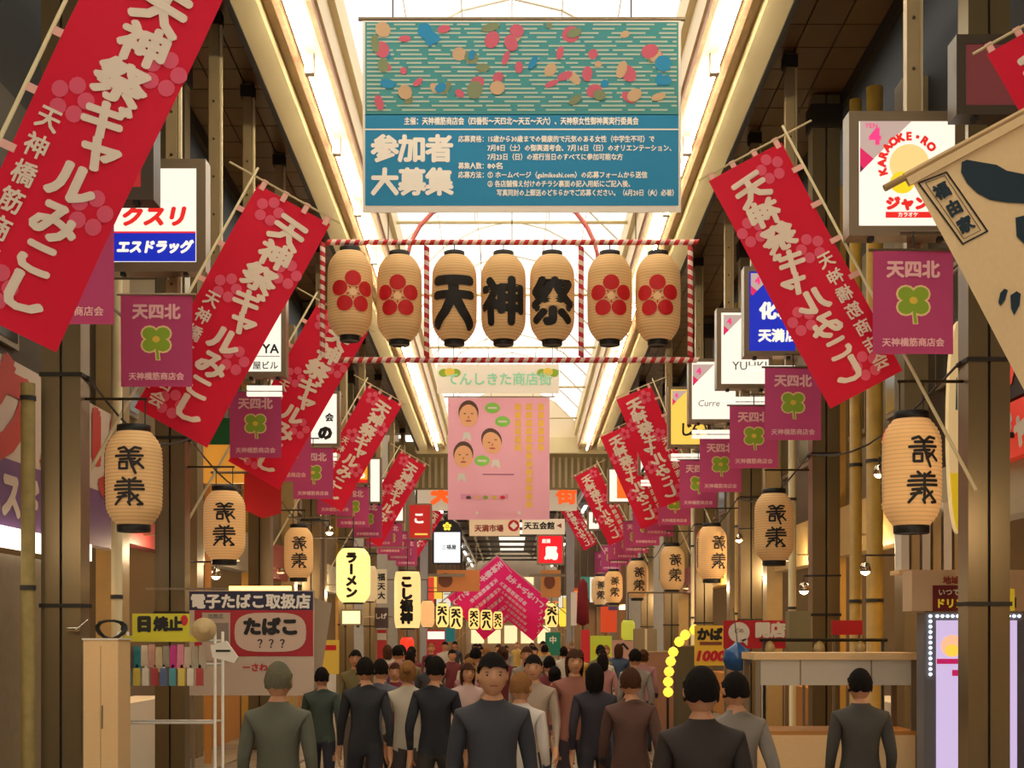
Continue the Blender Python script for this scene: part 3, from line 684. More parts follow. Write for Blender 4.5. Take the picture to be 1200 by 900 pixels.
    link('top_bar', MB().tube([(q(520, 0)[0], 0, q(0, 465)[1]), (q(650, 0)[0], 0, q(0, 465)[1])], .016, M['frame'], 6), t)
pink_banner()
# ---------------------------------------------------------------- fill lamps added under the fascias to brighten columns and shop sides
dl = MB().lathe([(.02, .1), (.06, .09), (.07, 0), (.062, 0)], M['frame'], 12).mesh('housing'); db = MB().lathe([(.001, .012), (.055, .012), (.055, .004), (.001, .004)], glow('fill_downlight', (255, 190, 110), 6), 12).mesh('diffuser')
for s in (-1, 1):
    for i in (0, 2, 3, 4, 5, 6, 7):
        Y = 9.5+i*4.6; t = thing('fill_downlight', '%s added fill lamp from the front below the %s shop fascias' % (ORD[max(0, i-1)], side(s)), 'lamp', (s*4.45, Y, 3.0), 'added fill lamps by the shops')
        link('housing', dl, t); link('diffuser', db, t); link('bracket', MB().box(*sorted((0, s*.32)), -.015, .015, .09, .115, M['frame']), t)
        L_ = bpy.data.lights.new('fill_lamp', 'POINT'); L_.energy = 42; L_.color = (1, .72, .42); L_.shadow_soft_size = .08; lo = bpy.data.objects.new('fill_lamp', L_); COL.objects.link(lo); lo.parent = t; lo.location = (0, 0, -.12)
# ---------------------------------------------------------------- rails that carry the square flags, wires of the banners
for s in (-1, 1):
    t = thing('carrier_rail', 'thin steel rail running along the %s columns, carrying the square flags' % side(s), 'rail', (s*3.95, 9, 5.06))
    link('rail', MB().tube([(0, 0, 0), (0, 44, -.16)], .02, M['frame'], 6), t)
# ---------------------------------------------------------------- backlit projecting signs
class Q:       # a local frame at depth Y whose origin is the bottom middle of the box
    def __init__(s, x0, y0, x1, y1, Y):
        s.Y = Y; s.k = Y/F; s.b = P((x0+x1)/2, y1, Y); s.r = (x0, y0, x1, y1)
    def __call__(s, px, py): p = P(px, py, s.Y); return (p.x-s.b.x, p.z-s.b.z)
    def quad(s, mb, x0, y0, x1, y1, y, m):
        a = s(x0, y1); b = s(x1, y0); mb.poly([a, (b[0], a[1]), b, (a[0], b[1])], y, m)
    def pts(s, mb, pts, y, m, th=0): mb.poly([s(*p) for p in pts], y, m, th)
    def text(s, mb, body, px, py, size, m, y=-.012, **k): a = s(px, py); mb.text(body, a[0], a[1], size*s.k, y, m, **k)
PINK4 = glow('pink_four', (236, 60, 130)); MAG = glow('magenta_corner', (214, 30, 90)); GREYP = glow('grey_corner', (186, 160, 150), .7); PUR = glow('purple_corner', (96, 20, 60))
LW = glow('lit_white', (255, 246, 228)); INK = M['ink']
def corner4(mb, q, x0, y0, w):
    q.pts(mb, [(x0, y0), (x0+w, y0), (x0, y0+w)], -.006, GREYP)
    q.pts(mb, [(x0, y0+w*.52), (x0+w*.26, y0+w*.74), (x0, y0+w)], -.008, MAG)
    q.pts(mb, [(x0, y0+w*.85), (x0+w*.07, y0+w*.93), (x0, y0+w)], -.009, PUR)
    q.text(mb, '4', x0+w*.28, y0+w*.3, w*.42, PINK4, bold=.07)
def sign(name, label, box, Y, face, draw, depth=.22, rim=.045, frame='frame', stripes=0, cat='sign', group='backlit signs on the posts', sgn=None):
    q = Q(*box, Y); x0, y0, x1, y1 = box; a = q(x0, y1); b = q(x1, y0)
    t = thing(name, label, cat, q.b, group)
    k = q.k; f = MB(); R_ = rim if rim < 1 else rim
    f.box(a[0], b[0], 0, depth, 0, R_, M[frame]).box(a[0], b[0], 0, depth, b[1]-R_, b[1], M[frame]).box(a[0], a[0]+R_, 0, depth, R_, b[1]-R_, M[frame]).box(b[0]-R_, b[0], 0, depth, R_, b[1]-R_, M[frame])
    f.box(a[0]+R_, b[0]-R_, depth-.02, depth, R_, b[1]-R_, M[frame]); link('casing', f, t)
    fc = link('face', MB().box(a[0]+R_, b[0]-R_, .012, .02, R_, b[1]-R_, face), t)
    if draw:
        mb = MB(); draw(mb, q)
        if mb.v: mb.v = [(v[0], v[1]+.012, v[2]) for v in mb.v]; link('lettering', mb, fc)
    for sx in (-.3, .3):
        link('hinge', MB().box(sx*(b[0]-a[0])-.02, sx*(b[0]-a[0])+.02, .02, .1, -.035, 0, M['black']), t)
    if stripes:
        g = MB(); g.box(a[0]+.06, b[0]-.06, .02, .1, -.16, -.11, LW).box(a[0]+.06, b[0]-.06, .02, .1, -.235, -.185, LW); link('lower_stripe_plate', g, t)  # white striped plaque, given the same glow as the sign faces
        link('strip_bracket', MB().box(-.02, .02, .1, .14, -.24, 0, M['frame']), t)
    return t, q
def d_kara(mb, q):
    corner4(mb, q, 1008, 140, 62); rd = glow('lit_red', (226, 34, 30)); q.text(mb, 'YEN', 1021, 147, 8, PINK4, bold=.02)
    c = q(1066, 192); mb.disc(c[0], c[1], 23.5*q.k, 23.5*q.k, -.006, glow('peach_disc', (246, 206, 132)), 28); mb.disc(c[0]-.06, c[1]-.15, .1, .09, -.008, glow('yellow_disc', (250, 206, 30)), 16)
    for i, ch in enumerate('KARAOKE・RO'):
        a = R(196-i*17.5); r = 33*q.k; mb.text(ch, c[0]+r*math.cos(a), c[1]+r*math.sin(a), 13*q.k, -.01, rd, bold=.08, rot=a-math.pi/2)
    q.text(mb, 'ジャン', 1038, 238, 16, rd, bold=.09, n=8, align='l', sx=1.05); q.quad(mb, 1038, 248, 1092, 255, -.008, rd); q.text(mb, 'カラオケ', 1052, 251.5, 6, LW, bold=.03, align='l', y=-.016)
sign('karaoke_sign', 'large white karaoke sign with red arched lettering and a yellow disc', (995, 130, 1131, 276), 11.75, LW, d_kara, rim=.08)
def d_drug(mb, q):
    rd = glow('lit_red', (226, 34, 30)); bl = glow('lit_blue', (16, 40, 176)); q.quad(mb, 130, 271, 229, 306, -.006, bl); q.quad(mb, 130, 271, 229, 273, -.008, rd)
    q.text(mb, 'クスリ', 180, 253, 25, rd, bold=.06, n=8, shear=.2, sx=1.05); q.text(mb, 'エスドラッグ', 182, 289, 15.5, LW, bold=.07, n=8, shear=.2, sx=.95)
sign('drugstore_sign', 'white and blue drugstore sign with red slanted characters', (118, 186, 241, 318), 13.9, LW, d_drug, rim=.09)
sign('red_sign', 'dark framed red sign above the drugstore sign, partly behind the largest flag', (70, 60, 180, 234), 11.3, glow('deep_red_face', (176, 30, 34), .6), None, rim=.1, frame='frame_d')
sign('corner_sign', 'dark sign at the top right above the karaoke sign', (1121, 40, 1240, 134), 10.8, glow('dim_maroon_face', (120, 50, 50), .4), None, rim=.07, frame='frame_d')
def d_blue(mb, q): corner4(mb, q, 880, 320, 28); q.text(mb, '化', 900, 364, 20, LW, bold=.07, n=8); q.text(mb, '粧', 921, 364, 20, LW, bold=.05, n=8); q.text(mb, '天満', 904, 393, 15.5, LW, bold=.05, n=8); q.text(mb, '店', 928, 393, 15.5, LW, bold=.05)
sign('blue_sign', 'blue backlit sign with white characters half hidden by the big right flag', (872, 312, 938, 417), 17.05, glow('lit_blue', (16, 40, 176)), d_blue, rim=.06, stripes=1)
def d_yuh(mb, q): corner4(mb, q, 848, 369, 24); q.text(mb, 'YUHKI', 858, 428, 14, INK, bold=.0, align='l', n=0)
sign('thin_letter_sign', 'white sign with thin black capitals below the blue sign', (840, 361, 906, 455), 19.55, LW, d_yuh, rim=.06, stripes=1)
def d_cur(mb, q): corner4(mb, q, 812, 427, 25); q.text(mb, 'Curren', 818, 472, 10.5, mat('grey_letter', (120, 116, 108), .6), bold=.0, n=0, align='l', shear=.2)
sign('script_sign', 'white sign with pale thin script between two plum flags', (807, 420, 866, 495), 22.0, LW, d_cur, rim=.05, stripes=1)
def d_yel(mb, q): corner4(mb, q, 788, 458, 17); q.text(mb, 'じ', 796, 503, 17, INK, bold=.04, align='l'); q.text(mb, 'ん平', 808, 503, 15, INK, bold=.04, align='l')
sign('yellow_sign', 'yellow backlit sign with brush characters right of the overlapping red flags', (783, 453, 832, 524), 25.55, glow('lit_yellow', (252, 200, 84)), d_yel, rim=.05, stripes=1)
def d_tsuki(mb, q): q.text(mb, '月', 760, 545, 17, INK, bold=.06, n=8)
sign('moon_sign', 'small white sign with one black character seen between two red flags', (748, 505, 777, 556), 30.55, LW, d_tsuki, rim=.05, stripes=1)
def d_or(mb, q): q.quad(mb, 723, 556, 742, 584, -.006, glow('lit_orange', (244, 110, 30)))
sign('orange_white_sign', 'white sign with an orange field on the right side', (712, 548, 743, 590), 36.55, LW, d_or, rim=.05)
for i, (x0, y0, x1, y1, Y) in enumerate([(695, 582, 712, 612, 41.8), (688, 598, 704, 622, 46), (682, 608, 696, 630, 52)]):
    sign('white_sign', '%s of the small white signs stepping away beside the smallest right flags' % ('front', 'middle', 'rear')[i] if False else '%s of three small white signs stepping away behind the orange sign' % ('frontmost', 'middle one', 'rearmost')[i], (x0, y0, x1, y1), Y, LW, None, rim=.06)
def d_ya(mb, q): q.text(mb, 'YA', 317, 408, 15, INK, bold=.03); q.text(mb, '屋ビル', 311, 428, 10, INK, bold=.02); q.quad(mb, 285, 417, 328, 417.8, -.008, M['frame'])
sign('building_sign', 'white sign with black capitals peeking out between two left flags', (283, 340, 335, 441), 17.95, LW, d_ya, rim=.06, stripes=1)
def d_no(mb, q): q.text(mb, '会', 386, 489, 10, INK, bold=.05); q.text(mb, 'の', 381, 507, 17, INK, bold=.09, n=8)
sign('brush_sign', 'white sign with a black curly character behind the third left flag', (358, 458, 398, 523), 24.7, LW, d_no, rim=.05, stripes=1)
def d_fire(mb, q): q.pts(mb, [(413, 552), (424, 535), (430, 540), (431, 520), (432, 562), (413, 562)], -.006, glow('lit_flame', (250, 160, 30))); q.text(mb, 'ら', 424, 556, 10, LW, bold=.08)
sign('flame_sign', 'red and orange sign beside the fourth left flag', (408, 500, 433, 568), 28.2, glow('lit_red', (226, 34, 30)), d_fire, rim=.04)
sign('slim_white_sign', 'slim white sign between the fourth and fifth left flags', (432, 536, 447, 590), 31.7, LW, None, rim=.04)
def d_l(mb, q): q.quad(mb, 444, 580, 466, 606, -.006, M['frame']); q.quad(mb, 448, 585, 461, 601, -.008, glow('peach_field', (236, 190, 160)))
sign('big_white_sign', 'white sign with a framed field behind the fifth left flag', (418, 560, 474, 612), 35.7, LW, d_l, rim=.04)
def d_ro(mb, q): q.text(mb, 'こ', 491, 607, 14, LW, bold=.06); q.quad(mb, 486, 625, 501, 627, -.006, glow('lit_yellow', (252, 200, 84)))
sign('dark_red_sign', 'dark red sign behind the tip of the fifth left flag', (478, 590, 506, 632), 39.7, glow('lit_darkred', (176, 24, 20)), d_ro, rim=.04)

# ---------------------------------------------------------------- wide signs fixed along the shop walls
def wallsign():
    X = -4.62; t = thing('wall_shop_sign', 'long wall sign with red and white letters over a purple band at the left edge', 'sign', (X, 12.6, 2.8)); t.rotation_euler = (0, 0, R(90))
    bd = link('board', MB().box(-2.3, 4.4, 0, .14, 0, 1.55, mat('board_white', (226, 206, 186), .5)), t)
    mb = MB(); mb.poly([(-2.3, 0), (4.4, 0), (4.4, .62), (-2.3, .62)], -.004, mat('purple_band', (112, 72, 128), .5))
    mb.text('クスリ', 2.2, 1.07, 1.05, -.008, mat('sign_red', (206, 60, 50), .5), bold=.07, n=8, sx=1.5); mb.text('エスドラッグ', 1.6, .3, .46, -.008, mat('board_white', (226, 206, 186), .5), bold=.06, n=8, sx=1.2)
    link('lettering', mb, bd)
    link('light_bar', MB().box(-2.3, 3.0, -.1, .0, -.2, -.02, glow('light_bar', (255, 244, 226), 1.6)), t)
    link('screen_below', MB().box(-1.8, 2.9, .02, .08, -2.75, -.25, M['concrete']), t)
wallsign()
def rightwall():
    X = 4.64; t = thing('red_wall_sign', 'red sign board with white characters under a black board at the right edge', 'sign', (X, 12.9, 3.45)); t.rotation_euler = (0, 0, R(-90))
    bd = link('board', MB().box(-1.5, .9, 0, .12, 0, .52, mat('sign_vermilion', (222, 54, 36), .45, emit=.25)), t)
    mb = MB().text('ジャ', -.55, .26, .36, -.006, M['white'], bold=.07, n=8, sx=1.2); link('lettering', mb, bd)
    b2 = link('black_board', MB().box(-1.5, .9, .02, .12, .56, 1.7, M['black']), t)
    fm = MB(); fm.poly([(-1.25, 1.6), (-.95, 1.62), (-.8, 1.25), (-.5, 1.5), (-.35, 1.1), (-.6, .7), (-1.0, .62), (-.9, .95), (-1.15, 1.1)], .01, mat('sign_vermilion', (222, 54, 36), .45)); link('red_shape', fm, b2)
rightwall()
t = thing('totem_sign', 'tall rounded cream and yellow totem board beside the nearest right column', 'sign', P(1124, 626, 13.3)); q = Q(1112, 375, 1137, 626, 13.3)
tb = MB(); pts = [q(1124+12.5*math.cos(a), 500-125*math.sin(a)) for a in [2*math.pi*k/28 for k in range(28)]]; pts = [(x-q(1124, 626)[0], z) for x, z in pts]
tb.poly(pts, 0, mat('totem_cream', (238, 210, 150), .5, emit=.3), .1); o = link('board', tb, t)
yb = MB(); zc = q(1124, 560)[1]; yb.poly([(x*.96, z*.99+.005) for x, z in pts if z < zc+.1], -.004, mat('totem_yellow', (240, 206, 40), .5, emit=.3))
for dx in (-3, 3): a = q(1124+dx, 455); yb.poly([(a[0]-.008, a[1]-.2), (a[0]+.012, a[1]-.2), (a[0]+.008, a[1]+.1), (a[0], a[1]+.1)], -.006, mat('blue_line', (70, 140, 170), .5))
link('painted_field', yb, o); link('wall_bracket', MB().box(.0, .75, .1, .14, .9, .95, M['groove']), t)

# ---------------------------------------------------------------- right foreground: karaoke entrance board, louvre panels, stall
def entrance():
    q = Q(1083, 665, 1250, 945, 13.4); t = thing('entrance_board', 'lit entrance board framed by white light dots beside the nearest right column', 'sign', (q.b.x, 13.4, 0)); q.b.z = 0
    a = q(1083, 718); z1 = a[1]; x0, x1 = a[0], q(1204, 718)[0]
    link('cabinet', MB().box(x0, x1, 0, .25, 0, z1, mat('cool_grey_cabinet', (112, 114, 124), .5)), t)
    pan = link('poster_panel', MB().box(q(1097, 0)[0], x1-.1, -.012, 0, .5, q(0, 727)[1], glow('lilac_panel', (196, 176, 214), .8)), t)
    mb = MB(); c = q(1115, 757); mb.disc(c[0], c[1], 13*q.k, 13*q.k, -.02, glow('peach_disc2', (240, 180, 140), .8), 20); mb.disc(c[0], c[1]-.04, 8*q.k, 7*q.k, -.022, glow('yellow_disc2', (246, 196, 70), .8), 16)
    q.quad(mb, 1097, 772, 1133, 778, -.02, glow('magenta_band', (176, 24, 84), .8)); q.quad(mb, 1115, 785, 1180, 792, -.02, glow('magenta_band', (176, 24, 84), .8))
    q.quad(mb, 1177, 700, 1190, 712, -.02, M['teal']); link('printed_marks', mb, pan)
    dm = MB().lathe([(.001, -.012), (.012, -.006), (.014, .0), (.001, .004)], glow('light_dot', (236, 246, 255), 4), 8).mesh('light_dot')
    for k in range(12): p = q(1090, 722+k*6.2); link('light_dot', dm, t, (p[0], -.012, p[1]), (R(90), 0, 0))
    for k in range(17): p = q(1098+k*6, 722); link('light_dot', dm, t, (p[0], -.012, p[1]), (R(90), 0, 0))
    hd = MB(); a = q(1068, 716); b = q(1204, 668); hd.box(a[0], b[0], -.02, .3, a[1], b[1], mat('header_cream', (214, 186, 150), .5)); h = link('header_board', hd, t)
    mb = MB(); q.text(mb, '地域最', 1118, 680, 9.5, mat('sign_brown_red', (150, 50, 40), .5), y=-.03, bold=.05); q.quad(mb, 1092, 686, 1135, 716, -.026, mat('sign_maroon', (120, 24, 40), .5))
    q.text(mb, 'いつでも', 1098, 694, 8.5, M['white'], y=-.034, bold=.04, align='l'); q.text(mb, 'ドリンク', 1095, 707, 11.5, mat('sign_yellow', (230, 200, 50), .5, emit=.2), y=-.034, bold=.06, align='l')
    q.quad(mb, 1179, 690, 1188, 716, -.026, mat('sign_yellow', (230, 200, 50), .5, emit=.2)); link('lettering', mb, h)
entrance()
t = thing('louvre_rack', 'row of upright white and tan panels above the cream entrance header', 'panel', P(1092, 668, 13.9)); q = Q(1055, 600, 1130, 668, 13.9)
link('base_shelf', MB().box(q(1053, 0)[0], q(1132, 0)[0], -.05, .3, -.04, 0, M['cream']), t)
for k in range(6):
    a = q(1056+k*12.5, 668-k*.5); link('upright_panel', MB().box(a[0], a[0]+.075, -.02, .2, 0, .45+.05*k, M['white' if k % 2 == 0 else 'beam_d']), t)
link('support_post', MB().box(-.03, .03, .1, .16, -2.42, -.04, M['frame']), t)
def stall():
    Y = 14.3; q = Q(884, 765, 1076, 850, Y); q.b.z = 0
    t = thing('market_stall', 'white stall with a cream top ledge in front of the second right column', 'stall', (q.b.x, Y, 0)); x0, x1 = q(884, 0)[0], q(1076, 0)[0]; z1 = q(0, 765)[1]
    link('canopy_ledge', MB().box(x0, x1, 0, .8, z1-.07, z1, M['cream']), t); link('valance', MB().box(x0+.02, x1-.02, .02, .05, z1-.32, z1-.07, mat('stall_white', (206, 196, 178), .6)), t)
    for x in (-.35, .35): link('valance_seam', MB().box(x-.006, x+.006, .012, .02, z1-.32, z1-.07, M['frame']), t)
    for x in (x0+.04, x1-.04):
        for y in (.04, .76): link('leg', MB().box(x-.025, x+.025, y-.025, y+.025, 0, z1-.07, M['frame']), t)
    link('table_top', MB().box(x0, x1, 0, .8, .82, .86, M['wood']), t); link('front_cloth', MB().box(x0+.03, x1-.03, -.01, .01, .1, .82, M['cream']), t)
    t2 = thing('lamp_rail', 'dark rail with small round lamps above the white stall', 'rail', (q.b.x, Y+.9, 0)); q2 = Q(890, 750, 1038, 850, Y+.9); q2.b = Vector((q.b.x, Y+.9, 0))
    xa, xb = q2(890, 0)[0], q2(1040, 0)[0]; zz = q2(0, 750)[1]
    link('rail', MB().tube([(xa, 0, zz), (xb, 0, zz)], .018, M['black'], 8), t2)
    for x in (xa+.05, xb-.05): link('rail_post', MB().tube([(x, 0, 0), (x, 0, zz)], .018, M['black'], 8), t2)
    gl = MB().lathe([(.02, 0), (.05, -.04), (.062, -.09), (.045, -.14), (.01, -.155)], mat('dull_globe', (170, 150, 100), .3), 14).mesh('globe_lamp')
    for px in (902, 960, 1008): link('globe_lamp', gl, t2, (q2(px, 0)[0], 0, zz-.01))
stall()
def frame_board(name, label, box, Y, col, draw, cat='sign', legs=True, th=.03, group=None, em=0, zb=None):
    q = Q(*box, Y); t = thing(name, label, cat, (q.b.x, Y, 0) if legs else tuple(q.b), group); em = em or (0 if legs else .22)  # unlit hanging boards get a faint glow to lift them from the dark
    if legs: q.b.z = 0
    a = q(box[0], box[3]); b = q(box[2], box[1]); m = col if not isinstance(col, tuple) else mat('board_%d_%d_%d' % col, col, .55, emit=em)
    bd = link('board', MB().box(a[0], b[0], 0, th, a[1], b[1], m), t)
    if draw: mb = MB(); draw(mb, q); link('lettering', mb, bd)
    if not legs and Y > 45:
        top = zr(45)-.9-t.location.z
        link('hanging_rod', MB().box(a[0]+.1, a[0]+.13, th, th+.03, b[1]-.1, max(b[1]+.2, top), M['frame']).box(b[0]-.13, b[0]-.1, th, th+.03, b[1]-.1, max(b[1]+.2, top), M['frame']), t)
    if legs:
        for x in (a[0]+.03, b[0]-.03): link('leg', MB().box(x-.015, x+.015, th, th+.03, 0, a[1]+.1, M['frame']), t)
    return t, q
def d_kab(mb, q): q.text(mb, 'かば', 832, 743, 15, INK, y=-.004, bold=.07, n=8); q.quad(mb, 820, 752, 846, 756, -.004, mat('sign_brown', (130, 70, 40), .5)); q.text(mb, '1000', 834, 768, 16, mat('sign_crimson', (200, 20, 40), .5), y=-.004, bold=.06, n=8, shear=.2, sx=1.1)
frame_board('price_board', 'yellow price board reading 1000 in red at the foot of the right side', (814, 733, 853, 780), 19.5, (240, 196, 60), d_kab)
def d_open(mb, q):
    c = q(866, 741); mb.disc(c[0], c[1], 12.5*q.k, 12*q.k, -.004, M['ban_white'], 22); q.pts(mb, [(868, 750), (876, 748), (876, 757)], -.004, M['ban_white'])
    q.text(mb, 'どの', 866, 739, 6, M['frame'], y=-.008, bold=.02); q.text(mb, '開店', 903, 738, 18, M['ban_white'], y=-.004, bold=.07, n=8)
frame_board('opening_sign', 'red sign with a pale speech bubble behind the white stall', (848, 727, 925, 760), 18.2, (196, 20, 30), d_open)
frame_board('red_notice', 'small red notice board above the end of the lamp rail', (975, 727, 1011, 744), 16.4, (190, 24, 30), None)
frame_board('olive_cabinet', 'olive metal cabinet standing by the second right column', (925, 716, 950, 780), 17.6, (134, 124, 88), None, cat='cabinet', th=.25, legs=True)
t = tag(link('blue_bag', MB().lathe([(.02, -.16), (.13, -.13), (.18, -.02), (.15, .09), (.06, .15), (.02, .19)], mat('blue_plastic', (40, 90, 150), .25, noise=.5, nscale=9), 14), loc=P(864, 771, 17.3)), 'glossy blue and white bag hanging in front of the yellow price board', 'bag')
w = link('carry_cord', MB().tube([(0, 0, .18), (.0, .3, .6)], .006, M['wire'], 4), t)
# yellow bulbs in an arch
t = thing('bulb_garland', 'arching string of yellow bulbs at the right shop corner', 'lights', (P(782, 0, 21).x, 21, 0))
bm = MB().lathe([(.01, -.075), (.055, -.05), (.078, 0), (.055, .05), (.01, .075)], glow('bulb_yellow', (255, 196, 60), 1.3), 12).mesh('bulb')
gp = [P(*p, 21) for p in ((814, 738), (803, 744), (796, 752), (789, 764), (786, 775), (784, 787), (783, 799), (783, 811))]
for g in gp: link('bulb', bm, t, (g.x-t.location.x, 0, g.z))
link('cable', MB().tube([(g.x-t.location.x, .06, g.z) for g in gp]+[(gp[-1].x-t.location.x, .06, 0)], .02, M['wire'], 5), t)
# ---------------------------------------------------------------- left foreground: tobacco board, goods rack, box
def d_tab(mb, q):
    q.quad(mb, 222, 693, 367, 715, -.004, mat('navy_print', (34, 24, 60), .5)); q.text(mb, '電子たばこ取扱店', 294, 704.5, 17.6, M['bannertext'], y=-.008, bold=.045, n=8, sx=1.0)
    rr = mat('tobacco_red', (178, 20, 34), .5); q.quad(mb, 228, 715, 367, 769, -.004, rr); q.quad(mb, 237, 718, 270, 775, -.008, mat('grey_poster', (196, 170, 150), .5)); q.quad(mb, 252, 730, 268, 752, -.01, mat('grey_print', (140, 124, 110), .5))
    q.text(mb, '加熱式', 253, 722, 6, mat('grey_letter', (120, 116, 108), .6), y=-.012, bold=.03)
    c = q(317, 741); pts = []
    for k in range(28):
        a = 2*math.pi*k/28; ca, sa = math.cos(a), math.sin(a); pts.append((c[0]+42*q.k*math.copysign(abs(ca)**.55, ca), c[1]+23*q.k*math.copysign(abs(sa)**.7, sa)))
    mb.poly(pts, -.010, mat('oval_white', (216, 186, 164), .5)); q.text(mb, 'たばこ', 317, 734, 21, INK, y=-.014, bold=.07, n=8, sx=1.05); q.text(mb, '？？？', 318, 754, 13, INK, y=-.014, bold=.02)
    q.text(mb, 'ーさわ', 299, 782, 10, mat('sign_crimson', (200, 20, 40), .5), y=-.004, bold=.05)
frame_board('tobacco_board', 'tobacco shop board with a navy strip and a red oval panel', (222, 692, 368, 815), 15.0, (208, 184, 160), d_tab)
t = tag(link('shade_cloth', MB().add([tuple(P(366, 700, 15.2)), tuple(P(388, 707, 15.5)), tuple(P(370, 830, 15.5)), tuple(P(352, 830, 15.2))], [(0, 1, 2, 3)], mat('shade_cloth', (196, 180, 156), .8))), 'slanting pale cloth at the right edge of the tobacco board', 'cloth')
sl_ = t.modifiers.new('thickness', 'SOLIDIFY'); sl_.thickness = .01
def d_sun(mb, q): q.text(mb, '日', 169, 731, 19, INK, y=-.004, bold=.09, n=8); q.text(mb, '焼止', 197, 731, 17, INK, y=-.004, bold=.07, n=8); c = q(216, 727); mb.disc(c[0], c[1], .035, .05, -.004, mat('sign_crimson', (200, 20, 40), .5), 10)
def rack():
    Y = 13.3; q = Q(135, 740, 272, 900, Y); q.b.z = 0; t = thing('goods_rack', 'wire rack hung with sunscreen packs and small bags at the lower left', 'rack', (q.b.x, Y, 0))
    x0, x1 = q(138, 0)[0], q(252, 0)[0]
    for z in (q(0, 751)[1], q(0, 779)[1], 1.0, .5): link('shelf_rail', MB().tube([(x0, 0, z), (x1, 0, z)], .012, M['white'], 6).tube([(x0, .35, z), (x1, .35, z)], .012, M['white'], 6), t)
    for x in (x0, x1):
        for y in (0, .35): link('upright', MB().tube([(x, y, 0), (x, y, q(0, 740)[1])], .014, M['white'], 6), t)
    bd = link('yellow_header', MB().box(q(155, 0)[0], q(222, 0)[0], .0, .02, q(0, 746)[1], q(0, 719)[1], mat('header_yellow', (214, 206, 36), .5)), t); mb = MB(); d_sun(mb, q); link('lettering', mb, bd)
    link('price_strip', MB().box(q(146, 0)[0], q(232, 0)[0], -.02, -.01, q(0, 752)[1], q(0, 745)[1], mat('header_yellow', (214, 206, 36), .5)), t)
    cols = [(60, 120, 120), (96, 90, 96), (40, 130, 140), (214, 196, 170), (200, 150, 130), (206, 186, 140), (150, 140, 120), (190, 40, 130), (216, 130, 150), (200, 180, 160), (176, 166, 146), (190, 176, 150)]
    out = []
    for k, c in enumerate(cols):
        px = 146+k*8.4; a = q(px, 755+(k*7 % 4)); h = .19+.02*(k % 3)
        b = MB().add([(-.028, 0, 0), (.028, 0, 0), (.033, 0, -h), (-.033, 0, -h), (-.026, .03, -.02), (.026, .03, -.02), (.033, .045, -h), (-.033, .045, -h)], [(0, 1, 2, 3), (5, 4, 7, 6), (0, 4, 5, 1), (1, 5, 6, 2), (2, 6, 7, 3), (3, 7, 4, 0)], mat('pack_%d_%d' % c[:2], c, .35, noise=.3, nscale=14))
        out.append(tag(link('hanging_pack', b, loc=(q.b.x+a[0], Y-.06, a[1])), 'small goods pack hanging on the wire rack, %s from its left end' % (ORD[k] if k else 'first'), 'pack', 'packs on the wire rack'))
rack()
for k in range(9):
    c = [(70, 150, 160), (220, 200, 90), (230, 220, 200), (180, 60, 60), (90, 110, 150)][k % 5]; p = P(150+k*10.5, 783, 13.24)
    tag(link('small_box', MB().box(-.03, .03, -.02, .03, -.16, 0, mat('box_%d_%d' % c[:2], c, .4, noise=.2, nscale=14)).box(-.012, .012, .0, .004, -.0, .03, M['white']), loc=p), 'small boxed item on the lower row of the wire rack, %s from its left end' % (ORD[k] if k else 'first'), 'box', 'boxed items on the lower row')
hat = MB().lathe([(.11, 0), (.113, .006), (.065, .014), (.06, .05), (.04, .07), (.004, .074)], mat('straw', (206, 180, 130), .8, bump=.4, nscale=60), 24)
h = tag(link('straw_hat', hat, loc=P(239, 738, 13.1), rot=(R(75), 0, R(8))), 'round pale straw hat hung at the right end of the wire rack', 'hat')
b = MB().add([(-.12, 0, .06), (.02, 0, .1), (.13, 0, -.05), (.1, 0, -.1), (-.1, 0, -.05), (-.12, .05, .06), (.02, .05, .1), (.13, .05, -.05), (.1, .05, -.1), (-.1, .05, -.05)], [(0, 1, 2, 3, 4), (9, 8, 7, 6, 5), (0, 5, 6, 1), (1, 6, 7, 2), (2, 7, 8, 3), (3, 8, 9, 4), (4, 9, 5, 0)], M['white']).box(-.07, .06, -.004, 0, .0, .02, M['black'])
tag(link('white_pouch', b, loc=P(262, 764, 13.1)), 'white pouch with a black stripe beside the straw hat', 'bag')
t = thing('white_cabinet', 'plain cream cabinet at the foot of the nearest left column', 'cabinet', (P(118, 0, 12.5).x, 12.5, 0)); q = Q(98, 750, 138, 900, 12.5); z1 = q(0, 750)[1]+q.b.z
link('body', MB().box(-.15, .15, 0, .4, 0, z1, M['cream']).box(-.002, .002, -.002, 0, .1, z1-.05, M['frame']), t); link('top', MB().box(-.16, .16, -.01, .41, z1, z1+.015, M['white']), t); link('handle', MB().box(.01, .02, -.015, 0, 1.0, 1.2, M['frame']), t)
t = thing('coiled_hose', 'dark coiled tubing on top of the cream cabinet', 'hose', P(130, 750, 12.7)); pts = [(.16*math.cos(a)*(.6+.02*a), .06*math.sin(2*a), .09+.08*math.sin(a)) for a in [k*.45 for k in range(34)]]; link('coil', MB().tube(pts, .012, M['black'], 6), t)
t = thing('valve', 'small chrome valve on the nearest left column', 'valve', P(86, 738, 12.78)); link('body', MB().tube([(-.05, 0, 0), (.05, 0, 0)], .022, mat('chrome', (200, 190, 170), .15, 1), 10), t); link('lever', MB().tube([(.03, -.02, .0), (.14, -.03, .09)], .01, mat('chrome', (200, 190, 170), .15, 1), 6), t); link('mount', MB().box(-.02, .02, 0, .1, -.02, .02, M['rivet']), t)
t = thing('shop_awning', 'red cloth awning hanging behind the second left lantern', 'awning', P(308, 606, 19.5)); q = Q(288, 560, 326, 606, 19.5)
